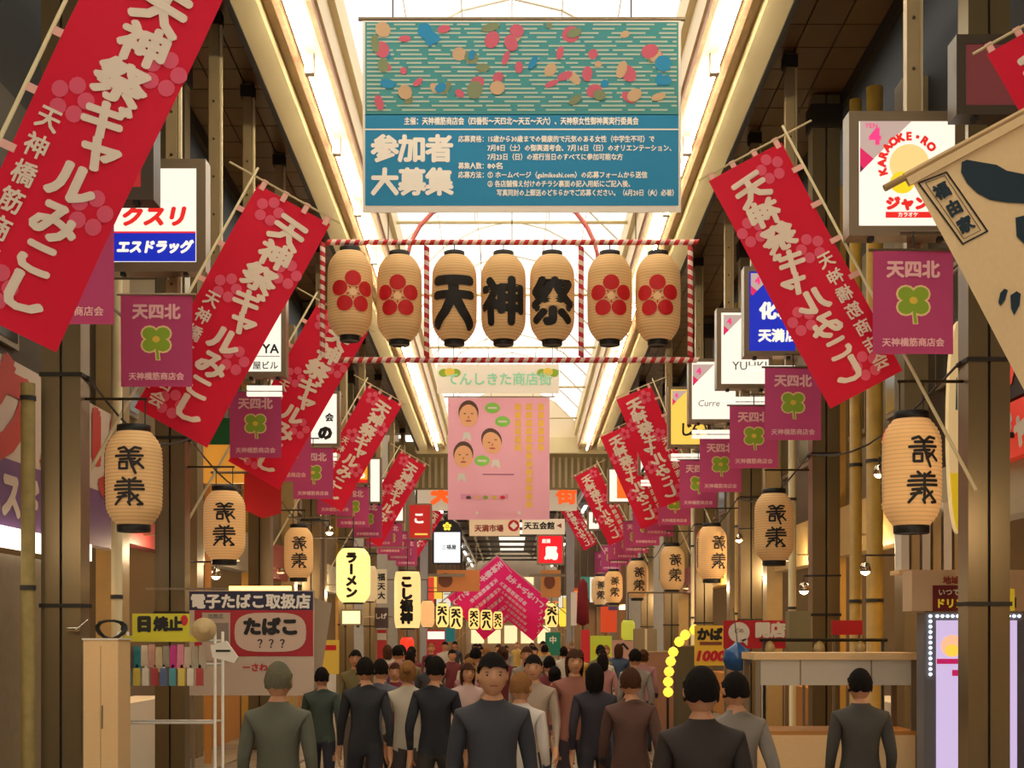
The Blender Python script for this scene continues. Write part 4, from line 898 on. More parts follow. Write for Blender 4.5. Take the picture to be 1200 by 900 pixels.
link('cloth', MB().add([(-.25, 0, .6), (.25, 0, .6), (.25, -.02, .05), (0, -.02, -.02), (-.25, -.02, .1)], [(0, 1, 2, 3, 4)], mat('awning_red', (176, 16, 26), .8)), t); link('pole', MB().tube([(-.7, 0, .6), (.3, 0, .6)], .02, M['frame'], 6), t)
t = thing('wood_panel_sign', 'lit wooden panel with a dark green top strip between two left flags', 'panel', (-4.1, 20.3, 0)); z0, z1, z2 = P(0, 566, 20.3).z, P(0, 521, 20.3).z, P(0, 490, 20.3).z
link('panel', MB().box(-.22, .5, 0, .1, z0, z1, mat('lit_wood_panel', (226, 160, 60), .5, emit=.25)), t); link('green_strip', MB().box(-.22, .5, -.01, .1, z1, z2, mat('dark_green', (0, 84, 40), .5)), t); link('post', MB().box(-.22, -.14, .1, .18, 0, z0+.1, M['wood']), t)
t = thing('step_lamp', 'warm strip lamp above the tobacco board', 'lamp', P(305, 690, 16.5)); link('tube', MB().box(-.35, .35, -.03, .03, -.03, .03, glow('warm_strip', (255, 200, 110), 2.2)), t); link('bracket', MB().box(-1.3, -.35, -.015, .015, -.012, .012, M['frame']), t)

# ---------------------------------------------------------------- the far end: header sign, crossing, next arcade
def d_head(mb, q): og = glow('lit_orange_red', (232, 84, 24), .9); q.text(mb, '天', 517, 579, 24, og, y=-.006, bold=.08, n=8); q.text(mb, '街', 664, 579, 24, og, y=-.006, bold=.05, n=8); q.text(mb, '四番', 600, 579, 24, og, y=-.006, bold=.05, n=8)
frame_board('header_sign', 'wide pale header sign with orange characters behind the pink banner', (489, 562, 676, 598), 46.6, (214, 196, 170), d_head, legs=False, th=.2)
def d_ten(mb, q): q.text(mb, '天満市場', 573, 619, 8.5, mat('sign_brown_red', (150, 50, 40), .5), y=-.006, bold=.05); c = q(602, 616); mb.disc(c[0], c[1], .19, .19, -.006, mat('sign_crimson', (200, 20, 40), .5), 16); mb.disc(c[0], c[1], .13, .13, -.009, mat('board_214_196_170', (214, 196, 170), .5), 4)
frame_board('market_sign', 'pale market direction sign with a red diamond under the pink banner', (550, 609, 609, 628), 47.6, (222, 190, 150), d_ten, legs=False, th=.1)
def d_five(mb, q): q.text(mb, '天五会館', 632, 616, 9, INK, y=-.006, bold=.05); c = q(656, 616); mb.disc(c[0], c[1], .11, .09, -.006, mat('sign_brown_red', (150, 50, 40), .5), 3, rot=math.pi)
frame_board('hall_sign', 'cream direction sign with black characters and a small arrow', (612, 608, 662, 626), 47.6, (230, 210, 178), d_five, legs=False, th=.1)
t, q = sign('red_box_sign', 'square red backlit box sign under the cream direction sign', (629, 626, 661, 662), 48.5, glow('lit_red2', (214, 16, 30), .9), lambda mb, q: (q.text(mb, '居酒', 640, 634, 5, LW, bold=.05), q.text(mb, '馬', 646, 648, 15, LW, bold=.1, n=8)), rim=.06)
t, q = sign('white_lamp_sign', 'white lit box sign with a black rounded top and a yellow flower', (507, 622, 541, 661), 48.0, glow('cool_white', (236, 240, 244), 1.0), lambda mb, q: q.text(mb, '三福屋', 526, 641, 6, INK, bold=.04), rim=.05, frame='black')
dm = MB(); pts = [(.46*math.cos(a), 1.1+.36*math.sin(a)) for a in [math.pi*k/12 for k in range(13)]]; dm.poly(pts, 0, M['black'], .2); dd = link('domed_top', dm, t); fl_ = MB(); blossom(fl_, 0, 1.24, .15, -.01, glow('lit_flower', (246, 214, 60), .9), None, glow('lit_flower', (246, 214, 60), .9)); link('yellow_flower', fl_, dd)
frame_board('orange_plaque', 'orange brown plaque at the left of the pink flag cluster', (512, 668, 562, 693), 49.3, (176, 100, 44), lambda mb, q: mb.disc(*q(522, 680), .25, .25, -.006, mat('plaque_dark', (120, 60, 30), .5), 12), legs=False, th=.1)
frame_board('tan_plaque', 'tan plaque on the post at the right of the pink flag cluster', (634, 668, 657, 700), 50, (170, 104, 46), lambda mb, q: mb.disc(*q(644, 682), .2, .25, -.006, mat('plaque_dark', (120, 60, 30), .5), 12), legs=False, th=.1)
# side walls, roof and lamps of the next arcade
NX = 3.7
for s, nm in ((-1, 'wall_far_left'), (1, 'wall_far_right')):
    w = link(nm, None, None, kind='structure')
    cols = [(120, 92, 66), (150, 110, 70), (96, 84, 76), (140, 70, 50), (170, 140, 100), (90, 76, 64)]
    for i in range(9):
        a = 50+i*7; c = cols[(i*2+(s > 0)) % 6]; m = mat('far_facade_%d_%d' % c[:2], c, .6, noise=.2, nscale=1.5)
        link('upper_wall', MB().box(*sorted((s*NX, s*(NX+.3))), a, a+7, 2.9, 8.6, m), w); link('shop_recess', MB().box(*sorted((s*(NX+1.2), s*(NX+1.3))), a, a+7, 0, 2.9, M['wood']).box(*sorted((s*NX, s*(NX+1.2))), a+6.8, a+7, 0, 2.9, m), w)
        link('shop_light', MB().box(*sorted((s*(NX+.2), s*(NX+.9))), a+1, a+5.5, 2.8, 2.86, glow('far_shop_lamp', (255, 206, 130), 6)), w)
        cc = [(200, 60, 40), (230, 190, 70), (220, 210, 190), (60, 110, 90), (230, 120, 50)][(i+(s > 0)*2) % 5]
        sb = link('shop_sign', MB().box(*sorted((s*(NX-.9), s*NX)), a+2, a+2.15, 3.0+.3*(i % 2), 3.9+.3*(i % 2), glow('far_sign_%d_%d' % cc[:2], cc, .8)), w)
        link('pillar', MB().box(*sorted((s*(NX-.35), s*NX)), a, a+.4, 0, 8.4, M['frame']), w)
cf = link('ceiling_far', None, None, kind='structure')
for s in (-1, 1):
    link('roof_slope', MB().add([(s*3.7, 49, 7.6), (s*3.7, 113, 7.0), (s*.9, 113, 8.4), (s*.9, 49, 9.0)], [(0, 1, 2, 3)], mat('far_roof', (96, 86, 76), .6)), cf)
    for x, z in ((3.3, 7.3), (2.7, 7.35), (2.1, 7.5), (1.5, 7.8)): link('roof_purlin', MB().box(*sorted((s*x, s*(x+.12))), 49, 113, z, z+.16, M['frame']), cf)
    for k in range(8): link('light_tube', MB().box(*sorted((s*2.95, s*3.05)), 51+k*8, 54+k*8, 7.05, 7.1, glow('far_tube', (255, 250, 240), 9)), cf)
for k in range(12): link('roof_truss', MB().box(-3.7, 3.7, 51+k*5.3, 51.15+k*5.3, 7.45, 7.6, M['frame_d']), cf)
link('ridge_light', MB().add([(-.9, 49, 9), (.9, 49, 9), (.9, 113, 8.4), (-.9, 113, 8.4)], [(0, 1, 2, 3)], pane_m), cf)
we = link('wall_street_end', MB().box(-6, 6, 114, 114.4, 0, 11, mat('end_building', (170, 150, 124), .7, noise=.2, nscale=1)), kind='structure')
for s in (-1, 1):   # corner buildings across the crossing
    link('corner_wall', MB().box(*sorted((s*3.9, s*9)), 49.5, 50, 0, 11, mat('corner_building', (134, 118, 96), .6, noise=.15)), we)
rr = random.Random(5)
for k in range(14): link('window_pane', MB().box(-3.2+(k % 5)*1.3, -2.2+(k % 5)*1.3, 113.9, 114, 1.2+1.9*(k//5), 2.6+1.9*(k//5), glow('end_window', (255, 226, 170), .8)), we)
# steel gate posts at the crossing
for s, px, lab in ((-1, 497, 'grey steel gate post at the crossing, left of the white lamp sign'), (1, 668, 'grey steel gate post at the crossing, right of the red box sign')):
    p = P(px, 0, 49.2); t = thing('gate_post', lab, 'post', (p.x, 49.2, 0)); link('shaft', MB().box(-.13, .13, -.13, .13, 0, 6.2, mat('cool_steel', (150, 146, 140), .35, .5)), t)
    link('cross_arm', MB().box(-1.4 if s > 0 else -.2, .2 if s > 0 else 1.4, -.04, .04, 3.8, 3.9, M['frame']), t); link('base', MB().box(-.2, .2, -.2, .2, 0, .3, M['frame_d']), t)

# pink flags of the next arcade, leaning in from both sides and meeting in the middle
def pink_fest():
    W, L = 1.15, 3.4
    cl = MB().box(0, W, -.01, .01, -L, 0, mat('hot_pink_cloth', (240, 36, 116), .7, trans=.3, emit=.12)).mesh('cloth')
    bd = MB().box(-.04, 0, -.012, .012, -L-.04, .04, mat('pale_pink_hem', (250, 150, 180), .7)).box(0, W, -.012, .012, 0, .04, mat('pale_pink_hem', (250, 150, 180), .7)).mesh('hem')
    tx = MB()
    for y, sg in ((-.02, 1), (.02, 1)):
        tx.text('天神祭ギャルみこし', W*.36, -L/2, .37, y, mat('pink_print', (255, 214, 222), .7), bold=.06, vertical=True, pitch=1.0)
        tx.text('天神橋筋商店会', W*.8, -L/2, .24, y, mat('pink_print', (255, 214, 222), .7), bold=.05, vertical=True, pitch=1.1)
    tx = tx.mesh('lettering')
    for s in (-1, 1):
        for i in range(5):
            Y = 52+i*3.2+(.9 if s > 0 else 0); tip = P(583+i*4 if s < 0 else 585+i*2, 652+i*11.5 if s < 0 else 655+i*11, Y)
            t = thing('pink_flag', 'hot pink slanting flag, %s layer %s of the far pink cluster' % (('front', 'second', 'third', 'fourth', 'rear')[i], 'on the left half' if s < 0 else 'on the right half'), 'flag', tip, 'hot pink flags in the next arcade')
            sc = Y/F*76/L*(1-.06*i); a = R(50)
            if s < 0: t.matrix_world = Matrix.Translation(tip) @ Matrix.Rotation(a, 4, 'Y') @ Matrix.Scale(sc, 4)
            else: t.matrix_world = Matrix.Translation(tip) @ Matrix.Rotation(-a, 4, 'Y') @ Matrix.Rotation(math.pi, 4, 'Z') @ Matrix.Scale(sc, 4)
            c = link('cloth', cl, t); link('lettering', tx, c); link('hem', bd, c)
            link('pole', MB().tube([(-.06, 0, .3), (-.06, 0, -L-1.5)], .025, M['bamboo'], 6), t)
pink_fest()
# ---------------------------------------------------------------- small lit lanterns and box signs further down the street
def lit_lantern(name, label, box, Y, col, e, chars, group=None, n=16, boxy=.35, chm=None, bold=.08):
    q = Q(*box, Y); w = (box[2]-box[0])*q.k/2; h = (box[3]-box[1])*q.k; t = thing(name, label, 'lantern', q.b, group)
    m = glow('lit_paper_%d_%d_%d' % col, col, e); prof = []
    for i in range(15):
        u = -1+2*i/14; prof.append((w*(1-boxy*max(0, (abs(u)-.6)/.4)**2), h/2+u*h*.47+(0)))
    link('paper_shell', MB().lathe(prof, m, n), t); link('top_cap', MB().lathe([(w*.6, h*.965), (w*.62, h*1.0)], M['black'], n), t); link('bottom_cap', MB().lathe([(w*.6, 0), (w*.62, h*.035)], M['black'], n), t)
    if chars:
        mb = MB(); k = len(chars); sz = min(h*.8/k, w*1.45)
        def fn(x, y, z): a = x/w; return ((w+.02)*math.sin(a), -(w+.02)*math.cos(a), z)
        mb.text(chars, 0, h/2, sz, 0, chm or INK, bold=bold, vertical=True, pitch=1.0, fn=fn, n=8); link('brush_characters', mb, t)
    link('hanging_wire', MB().tube([(0, 0, h), (0, 0, h+.5)], .01, M['wire'], 4).tube([(0, 0, h+.5), (math.copysign(min(1.1, max(.2, 3.9-abs(q.b.x))), q.b.x), 0, h+.5)], .015, M['frame'], 4), t)
    return t
lit_lantern('noodle_lantern', 'brightly lit yellow lantern with big black noodle lettering', (394, 641, 434, 708), 24.5, (255, 226, 130), 1.0, 'ラーメン')
lit_lantern('round_lantern', 'paler lantern half hidden behind the bright noodle lantern', (425, 662, 442, 706), 26.5, (226, 186, 130), .5, '')
frame_board('menu_strip', 'narrow pale hanging sign with brush characters beside the noodle lantern', (441, 667, 453, 707), 30, (196, 176, 140), lambda mb, q: q.text(mb, '福天大', 447, 687, 9, INK, y=-.006, bold=.05, vertical=True, pitch=1.2), legs=False, th=.08)
lit_lantern('tall_lantern', 'tall cream box lantern with four bold characters', (462, 668, 493, 738), 32, (252, 206, 130), .8, 'こし福神', boxy=.12, bold=.09)
lit_lantern('plain_lantern', 'plain orange lantern beside the tall cream lantern', (493, 703, 509, 736), 36, (240, 176, 110), .7, '')
sign('light_box', 'small bright warm light box under the noodle lantern', (399, 714, 424, 733), 25.4, glow('warm_box', (255, 230, 150), 1.3), None, rim=.03, depth=.12)
for i, (x0, x1, y0, y1, s) in enumerate([(511, 526, 706, 736, '天八'), (527, 542, 710, 738, '天八'), (549, 562, 712, 738, '天六'), (563, 577, 714, 739, '天八'), (578, 589, 716, 738, '天六'), (639, 654, 706, 736, '天八')]):
    lit_lantern('small_lantern', ('first', 'second', 'third', 'fourth', 'fifth', 'last')[i]+' of the small yellow lanterns in a row under the pink flags' if i < 5 else 'small yellow lantern at the right foot of the pink flags', (x0, y0, x1, y1), 50+i*1.5, (252, 214, 120), .8, s, 'small yellow lanterns below the pink flags')
lit_lantern('yellow_lantern', 'bright yellow lantern just right of the small yellow lanterns', (655, 712, 664, 735), 54, (250, 200, 60), .9, '')
lit_lantern('red_lantern', 'glowing red lantern low behind the crowd', (469, 746, 485, 772), 37, (250, 50, 30), .9, '')
lit_lantern('green_lantern', 'yellow green paper lantern above the stacked boxes', (728, 726, 744, 751), 27, (196, 190, 60), .5, '')
BRD = [('stacked_sign', 'sign with a white top and a dark red lower half left of centre', (500, 738, 522, 772), 41, (170, 30, 40), lambda mb, q: q.quad(mb, 501, 740, 521, 749, -.006, LW)),
       ('grey_board', 'dark board with pale writing under the narrow hanging sign', (439, 712, 455, 736), 30.5, (70, 50, 44), lambda mb, q: q.text(mb, 'しげ', 447, 722, 7, M['white'], y=-.006, bold=.05)),
       ('red_menu', 'red and white menu board low on the left side', (440, 738, 454, 774), 30.8, (176, 44, 40), lambda mb, q: q.quad(mb, 441, 742, 453, 750, -.006, M['white'])),
       ('yellow_menu', 'yellow menu board low beside the tobacco board', (372, 750, 397, 790), 22, (206, 170, 60), lambda mb, q: q.quad(mb, 375, 756, 394, 762, -.006, M['redpaint'])),
       ('orange_poster', 'orange red poster under the farthest right lanterns', (704, 711, 723, 741), 40, (236, 84, 40), lambda mb, q: q.quad(mb, 713, 711, 723, 715, -.006, mat('violet_print', (90, 70, 130), .6))),
       ('lime_banner', 'lime and yellow price banner at the right edge of the crowd', (692, 745, 717, 777), 32, (186, 196, 50), lambda mb, q: q.quad(mb, 695, 756, 711, 768, -.006, mat('header_yellow', (214, 206, 36), .5))),
       ('pink_poster', 'pinkish poster stand with a black curved mark', (717, 750, 745, 792), 28, (190, 140, 116), lambda mb, q: q.text(mb, 'へ', 731, 757, 12, INK, y=-.006, bold=.07)),
       ('green_poster', 'green poster in the far right crowd', (639, 741, 657, 768), 44, (20, 110, 80), lambda mb, q: q.text(mb, '中', 648, 750, 9, M['white'], y=-.006, bold=.05)),
       ('red_poster', 'tall red poster below the closed parasol', (681, 738, 691, 776), 36, (196, 30, 40), None), ('orange_post_sign', 'small orange sign just left of the green poster', (637, 758, 643, 780), 42, (240, 90, 40), None),
       ('teal_poster', 'small teal hanging sign between the left small lanterns', (522, 736, 533, 752), 46, (20, 120, 130), None), ('white_strip_sign', 'slim white vertical sign left of the closed parasol', (669, 694, 676, 733), 42, (216, 200, 180), None)]
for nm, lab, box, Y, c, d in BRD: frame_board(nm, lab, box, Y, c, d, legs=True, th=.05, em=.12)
t = thing('closed_parasol', 'closed dark red parasol standing beyond the right columns', 'parasol', (P(683, 0, 38).x, 38, 0)); zt, zb = P(0, 678, 38).z, P(0, 733, 38).z
link('folded_canopy', MB().lathe([(.05, zb), (.17, zb+.06), (.15, (zt+zb)/2), (.12, zt-.12), (.03, zt)], mat('burgundy_cloth', (120, 16, 28), .8), 10), t); link('pole', MB().tube([(0, 0, .1), (0, 0, zb+.1)], .03, M['frame'], 8), t); link('base', MB().lathe([(.28, 0), (.28, .08), (.05, .12)], M['frame_d'], 16), t)
t = thing('beige_carton', 'beige carton on top of the brown crate by the third right column', 'box', (P(757, 0, 25).x, 25, P(0, 763, 25).z)); k = 25/F; link('body', MB().box(-13*k, 13*k, 0, .35, 0, 26*k, M['wall2']), t); link('tape', MB().box(-.02, .02, -.002, .352, 0, 26*k+.002, M['beam']), t)
t = thing('brown_crate', 'large brown crate by the third right column', 'crate', (P(774, 0, 25).x, 25, 0)); H = P(0, 763, 25).z; link('body', MB().box(-26*k, 26*k, 0, .5, 0, H-.02, mat('crate_brown', (150, 106, 80), .6, noise=.15)), t); link('lid', MB().box(-26.5*k, 26.5*k, -.01, .51, H-.02, H, M['beam_d']), t)
t = thing('dark_cabinet', 'dark olive cabinet behind the string of yellow bulbs', 'cabinet', (P(803, 0, 21.6).x, 21.6, 0)); H = P(0, 758, 21.6).z; link('body', MB().box(-.13, .16, 0, .4, 0, H, mat('olive_dark', (84, 76, 54), .6)), t); link('top', MB().box(-.14, .17, -.01, .41, H, H+.02, M['frame']), t)
# small spot lamps on the right and left
for px, py, Y, lab in ((942, 690, 17.6, 'small bright lamp low beside the second right column'), (866, 631, 24, 'small lamp beside the third right lantern'), (253, 673, 18.6, 'small lamp under the second left lantern'), (386, 622, 22.5, 'small bright lamp above the noodle lantern'), (1014, 667, 16.6, 'chrome spot lamp in the lit shop on the right'), (1030, 553, 16.4, 'round white lamp left of the largest lantern'), (402, 600, 30, 'lamp behind the fourth left flag')):
    p = P(px, py, Y); s = math.copysign(1, p.x); t = thing('spot_lamp', lab, 'lamp', p); link('lamp_head', MB().lathe([(.02, .08), (.05, .06), (.07, -.01), (.06, -.03)], mat('chrome', (200, 190, 170), .15, 1), 12), t)
    link('bulb', MB().lathe([(.01, -.07), (.045, -.05), (.055, -.03), (.01, -.01)], glow('lamp_bulb', (255, 226, 160), 14), 12), t); link('arm', MB().tube([(0, 0, .07), (0, 0, .16), (s*.45, 0, .16)], .012, M['black'], 6), t)
# ---------------------------------------------------------------- people
SLOTS = [mat('skin_tone', (206, 150, 112), .55), mat('shirt_dark', (50, 48, 52), .8), mat('trousers_dark', (40, 40, 50), .8), mat('shoe_black', (24, 22, 22), .5)]
def body_mesh(kind):
    H = 1.70; V = []; E = []; Rr = []; tagv = []
    def v(x, y, z, r, g): V.append((x, y, z)); Rr.append(r); tagv.append(g); return len(V)-1
    st = {'walk': .18, 'stand': .02, 'step': -.14}[kind]; wo = kind == 'stand'
    pel = v(0, 0, .94, .125, 2); wa = v(0, -.0, 1.08, .135, 1); ch = v(0, .01, 1.26, .15, 1); up = v(0, .015, 1.375, .115, 1); nk = v(0, .005, 1.455, .055, 0); hd = v(0, -.005, 1.53, .055, 0)
    for a, b in ((pel, wa), (wa, ch), (ch, up), (up, nk), (nk, hd)): E.append((a, b))
    for s in (-1, 1):
        f = s*st
        sh = v(s*.165, .015, 1.37, .062, 1); el = v(s*.213, .045-f*.5, 1.10, .043, 1); wr = v(s*.215, -.05-f*.8, .88+.03*abs(f), .027, 0); pm = v(s*.222, -.08-f*.9, .80, .030, 0)
        E += [(up, sh), (sh, el), (el, wr), (wr, pm)]
        for k in range(4):
            x = s*.222; y = -.115-f*.9+.024*k; a = v(x, y, .755, .0105, 0); b = v(x-s*.006, y-.008, .715+.006*abs(k-1), .0095, 0); c = v(x-s*.018, y-.006, .688+.008*abs(k-1), .008, 0); E += [(pm, a), (a, b), (b, c)]
        a = v(s*.205, -.125-f*.9, .79, .012, 0); b = v(s*.195, -.15-f*.9, .755, .010, 0); E += [(pm, a), (a, b)]
        hp = v(s*.085, 0, .88, .098, 2); kn = v(s*.095, -.03-f*.6, .49, .062, 2); an = v(s*.095, .02-f*1.1, .085+max(0, -f)*.15, .042, 2); to = v(s*.10, -.13-f*1.1, .035+max(0, -f)*.05, .034, 3); he = v(s*.095, .05-f*1.1, .035+max(0, -f)*.15, .034, 3)
        E += [(pel, hp), (hp, kn), (kn, an), (an, to), (an, he)]
    me = bpy.data.meshes.new('sk'); me.from_pydata(V, E, []); o = bpy.data.objects.new('sk', me); COL.objects.link(o)
    md = o.modifiers.new('s', 'SKIN'); md.use_smooth_shade = True
    me.skin_vertices[0].data[0].use_root = True
    for i, r in enumerate(Rr): me.skin_vertices[0].data[i].radius = (r*1.0, r*(.8 if tagv[i] == 1 else 1)) if False else (r, r)
    sb = o.modifiers.new('b', 'SUBSURF'); sb.levels = 2
    dg = bpy.context.evaluated_depsgraph_get(); m2 = bpy.data.meshes.new_from_object(o.evaluated_get(dg))
    mb = MB(); vs = [tuple(x.co) for x in m2.vertices]; vv = [Vector(x) for x in V]
    vs = [(x, y*(.82 if (.9 < z < 1.44 and abs(x) < .2) else 1), z) for x, y, z in vs]
    for p in m2.polygons:
        c = p.center; k_ = min(range(len(vv)), key=lambda i: (vv[i]-c).length/(Rr[i]+.03)); g = tagv[k_]
        if abs(c.x) < .19 and .86 < c.z < 1.42: g = 1
        if g == 0 and c.z < 1.4 and c.z > .90: g = 1
        if g == 0 and c.z > 1.4 and c.z < 1.43: g = 1
        if g == 3 and c.z > .10: g = 2
        if g == 2 and c.z < .10: g = 3
        mb.add([], [], SLOTS[g]); mb.f.append(tuple(p.vertices)); mb.m.append(mb.mi(SLOTS[g])); mb.sm.append(True)
    mb.v = vs
    bpy.data.objects.remove(o); bpy.data.meshes.remove(me)
    # the head with brow, nose, mouth, chin and ears, one surface with the neck inside it
    hs = []; nu, nv = 24, 18; n0 = len(mb.v)
    for j in range(nv+1):
        ph = math.pi*j/nv
        for i in range(nu):
            th = 2*math.pi*i/nu; x = math.sin(ph)*math.sin(th); y = -math.sin(ph)*math.cos(th); z = math.cos(ph)
            X, Y, Z = x*.076, y*.096, z*.118
            if z < 0: X *= 1-.22*(-z)**1.5; Y = Y*(1-.12*(-z)) - .012*(-z)
            fr = max(0, -y)*math.exp(-(x/.22)**2)
            Y -= .024*fr*math.exp(-((z+.12)/.16)**2)+.006*fr*math.exp(-((z+.5)/.1)**2)-.008*math.exp(-((abs(x)-.38)/.16)**2)*max(0, -y)*math.exp(-((z-.05)/.13)**2)
            if abs(x) > .93 and abs(y) < .3 and abs(z+.05) < .3: X *= 1.16
            hs.append((X, Y-.005, Z+1.592))
    fs = [(j*nu+i, j*nu+(i+1) % nu, (j+1)*nu+(i+1) % nu, (j+1)*nu+i) for j in range(nv) for i in range(nu)]
    mb.add(hs, fs, SLOTS[0], True)
    for g in SLOTS: mb.mi(g)
    # put the slots in a known order
    order = [mb.ms.index(g) for g in SLOTS]; mb.m = [order.index(k) for k in mb.m]; mb.ms = list(SLOTS)
    return mb.mesh('body')
BODY = {k: body_mesh(k) for k in ('walk', 'stand', 'step')}
def hair_mesh(kind):
    mb = MB(); nu, nv = 24, 12; hs = []; m = M['black']
    for j in range(nv+1):
        ph = math.pi*((.60+.02*math.sin(5*2*math.pi*0)) if kind in ('short', 'cap') else .70)*j/nv
        for i in range(nu):
            th = 2*math.pi*i/nu; x = math.sin(ph)*math.sin(th); y = -math.sin(ph)*math.cos(th); z = math.cos(ph)
            front = y < -.25
            zz = z
            if front and z < .42: zz = .42+(z-.42)*.08
            g = 1.09+(.028*math.sin(11*th+3*math.sin(5*z))+.018*math.sin(17*th+9*z))*min(1, math.sin(ph)+.2)*(0 if kind == 'cap' else 1)+(.05 if kind == 'long' and z < .2 else 0)
            yy = y if not (front and z < .42) else y*.97
            dz = -.10*max(0, -z+.2) if kind == 'long' and not front else 0
            zz += (.05*math.sin(7*th)+.03*math.sin(13*th+1))*(j/nv)**3 if kind != 'cap' else 0
            hs.append((x*.079*g, yy*.10*g-.003, zz*.122*(1.05 if kind != 'cap' else 1.1)+dz+1.594))
    mb.add(hs, [(j*nu+i, j*nu+(i+1) % nu, (j+1)*nu+(i+1) % nu, (j+1)*nu+i) for j in range(nv) for i in range(nu)], m, True)
    if kind == 'bun': mb.lathe([(.001, -.045), (.035, -.03), (.045, 0), (.035, .03), (.001, .045)], m, 12, (0, .115, 1.63))
    if kind == 'cap':
        vs = [(.085*math.sin(a), -.078-.042*math.cos(a)*(1 if abs(a) < 1.6 else 0), 1.642-.012*math.cos(a)) for a in [(-1.5+3*k/10) for k in range(11)]]
        mb.poly([(0, 0)], 0, m) if False else None
        n = len(vs); mb.add(vs+[(v[0], v[1], v[2]+.008) for v in vs], [tuple(range(n)), tuple(range(2*n-1, n-1, -1))]+[(i, i+1, n+i+1, n+i) for i in range(n-1)], m)
    return mb.mesh('hair')
HAIR = {k: hair_mesh(k) for k in ('short', 'long', 'bun', 'cap')}
EYE = MB().lathe([(.001, -.004), (.010, -.002), (.012, 0), (.010, .002), (.001, .004)], mat('eye_brown', (44, 28, 22), .3), 8, sy=.5).box(-.016, .016, -.020, -.015, -.004, .004, mat('eye_brown', (44, 28, 22), .3)).mesh('eye')
MOUTH = MB().box(-.022, .022, -.003, .003, -.003, .003, mat('lip', (150, 70, 60), .5)).mesh('mouth')
hcol = {'black': (26, 20, 18), 'brown': (74, 46, 30), 'dyed': (150, 104, 60), 'grey': (110, 106, 84), 'cream': (200, 180, 140), 'navy': (30, 34, 60)}
def person(px, top, Y, yaw, kind, hair, hc, shirt, pants, label):
    h = CH-(top-HY)*Y/F; sc = h/1.725; x = (px-600)*Y/F
    t = thing('person', label, 'person', (x, Y, 0), 'people walking through the arcade', (0, 0, yaw)); t.scale = (sc, sc, sc)
    b = link('body', BODY[kind], t)
    for i, c in ((1, shirt), (2, pants)):
        b.material_slots[i].link = 'OBJECT'; b.material_slots[i].material = mat('cloth_%d_%d_%d' % c, c, .8, noise=.08)
    hh = link('hair', HAIR[hair], t); hh.material_slots[0].link = 'OBJECT'; hh.material_slots[0].material = mat('hair_%d_%d' % hcol[hc][:2], hcol[hc], .85, noise=.45, nscale=70, bump=.9, stretch=(3, 3, .4), spec=.15)
    if abs(yaw) < 1.3:
        for s in (-1, 1): link('eye', EYE, t, (s*.030, -.0865, 1.597), (R(-90), 0, 0))
        link('mouth', MOUTH, t, (0, -.094, 1.54))
PI = math.pi
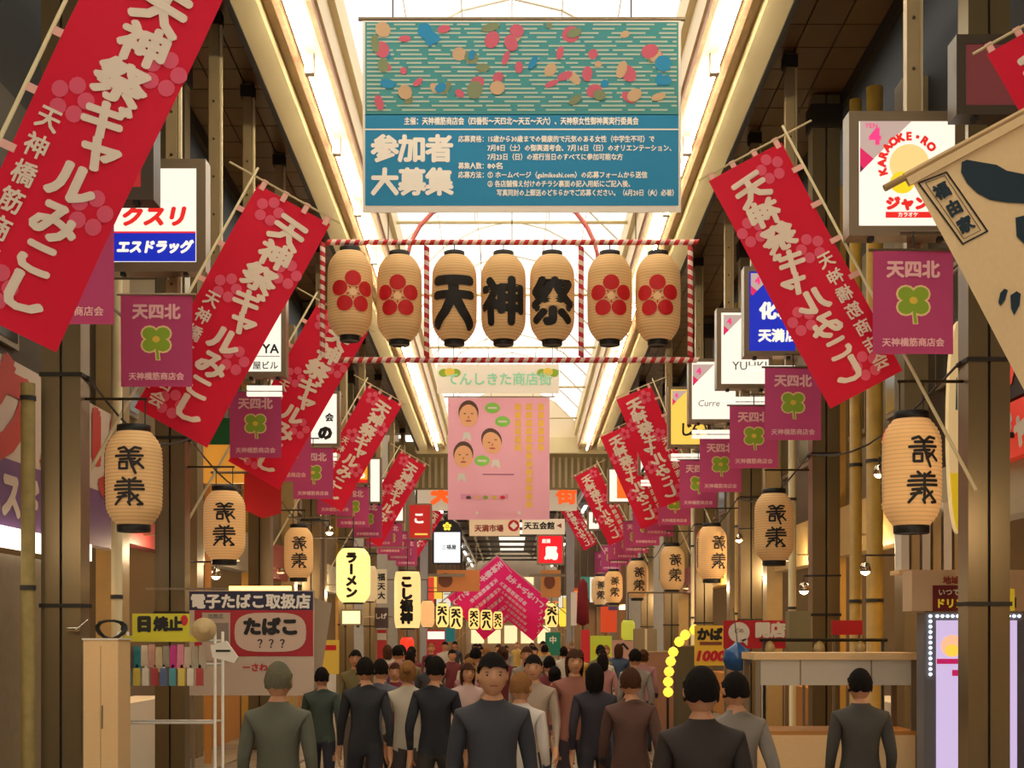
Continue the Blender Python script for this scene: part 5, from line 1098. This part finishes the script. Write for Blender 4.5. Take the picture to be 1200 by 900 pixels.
PEO = [(577, 763, 7.8, .1, 'stand', 'short', 'black', (60, 60, 66), (40, 44, 60), 'person with thick black hair facing the viewer, nearest in the crowd'),
 (625, 766, 12.5, -.1, 'walk', 'short', 'black', (170, 150, 130), (50, 50, 60), 'person with dark hair facing the viewer, just right of the nearest one'),
 (673, 760, 13.5, .2, 'stand', 'long', 'brown', (150, 96, 80), (60, 50, 60), 'brown haired person facing the viewer in a rust top'),
 (326, 774, 8.6, PI, 'stand', 'short', 'grey', (96, 96, 80), (60, 60, 60), 'grey haired person seen from behind in front of the tobacco board'),
 (428, 769, 12.5, PI+.2, 'walk', 'short', 'black', (40, 40, 44), (40, 40, 50), 'dark clothed person walking away below the noodle lantern'),
 (446, 771, 14.0, PI, 'step', 'short', 'black', (90, 90, 100), (40, 40, 50), 'person in grey walking away beside the dark clothed one'),
 (478, 773, 13.0, PI, 'stand', 'bun', 'dyed', (190, 180, 160), (80, 70, 70), 'fair haired person in cream seen from behind'),
 (463, 776, 16.5, 0, 'walk', 'short', 'brown', (120, 40, 50), (40, 40, 50), 'person in dark red coming towards the viewer on the left'),
 (511, 768, 12.0, PI-.2, 'step', 'short', 'black', (30, 32, 40), (50, 46, 40), 'black haired person in navy walking away, left of centre'),
 (548, 776, 15.0, .3, 'walk', 'long', 'brown', (200, 170, 160), (60, 50, 60), 'long haired person in a pale top facing the viewer'),
 (822, 779, 6.6, PI, 'stand', 'short', 'black', (50, 40, 36), (40, 40, 50), 'dark haired person from behind under the yellow price board'),
 (862, 786, 8.6, PI+.3, 'walk', 'short', 'black', (130, 120, 110), (50, 50, 60), 'person in beige from behind under the blue bag'),
 (1008, 782, 9.5, PI, 'stand', 'short', 'black', (70, 66, 60), (40, 40, 50), 'short dark haired person before the white stall'),
 (697, 776, 12.5, PI, 'step', 'long', 'black', (44, 40, 50), (40, 40, 50), 'long haired person in black walking away, right of centre'),
 (739, 781, 10.5, PI, 'walk', 'short', 'brown', (90, 60, 50), (40, 40, 50), 'brown haired person from behind before the pink poster'),
 (610, 786, 10.2, 2.8, 'stand', 'short', 'dyed', (210, 200, 190), (60, 60, 80), 'fair haired person in white between the two front faces'),
 (377, 781, 14.5, PI, 'walk', 'short', 'black', (60, 70, 60), (40, 40, 50), 'dark haired person in green from behind by the yellow menu board'),
 (650, 780, 16.0, PI, 'stand', 'bun', 'black', (170, 60, 70), (50, 50, 60), 'person with a bun and a red top walking away')]
rp = random.Random(11); used = [(P(a, 0, c).x, c) for a, _, c, *_ in PEO]+[(P(731, 0, 28).x, 28), (P(705, 0, 32).x, 32), (P(683, 0, 38).x, 38), (P(477, 0, 32).x, 32), (P(713, 0, 40).x, 40), (P(447, 0, 31).x, 31), (P(511, 0, 41).x, 41), (P(648, 0, 44).x, 44)]
sh = [((150, 140, 130), 'taupe'), ((60, 60, 66), 'charcoal'), ((200, 190, 176), 'off-white'), ((110, 40, 46), 'maroon'), ((60, 76, 100), 'blue'), ((120, 110, 70), 'olive'), ((190, 150, 70), 'mustard'), ((170, 120, 120), 'rose')]
wd = ['first bay', 'second bay', 'third bay', 'fourth bay', 'fifth bay', 'last bay']
k = 0; tries = 0; seen = {}
while k < 44 and tries < 4000:
    tries += 1; Y = rp.uniform(17, 48); px = rp.uniform(410, 790); x = (px-600)*Y/F
    if abs(x) > 2.35 or any((x-a)**2+(Y-b)**2 < .55 for a, b in used): continue
    used.append((x, Y)); c, cn = sh[rp.randrange(8)]; hgt = rp.uniform(1.52, 1.68); away = rp.random() < .5; hk = rp.choice(['short', 'short', 'long', 'bun']); hc = rp.choice(['black', 'black', 'brown', 'dyed'])
    zone = wd[min(5, int((Y-17)/6))]; lab = '%s haired person in %s %s, %s of the arcade, %s' % ({'dyed': 'light brown'}.get(hc, hc), cn, 'walking away' if away else 'facing the viewer', zone, 'left' if x < -.8 else 'right' if x > .8 else 'middle')
    n = seen.get(lab, 0); seen[lab] = n+1
    if n: lab += (', farther one', ', farthest one')[min(n-1, 1)]
    person(px, HY+(CH-hgt)*F/Y, Y, (PI if away else 0)+rp.uniform(-.4, .4), rp.choice(['walk', 'stand', 'step']), hk, hc, c, rp.choice([(40, 40, 50), (90, 80, 70), (60, 70, 90)]), lab); k += 1
for a in PEO: person(*a)
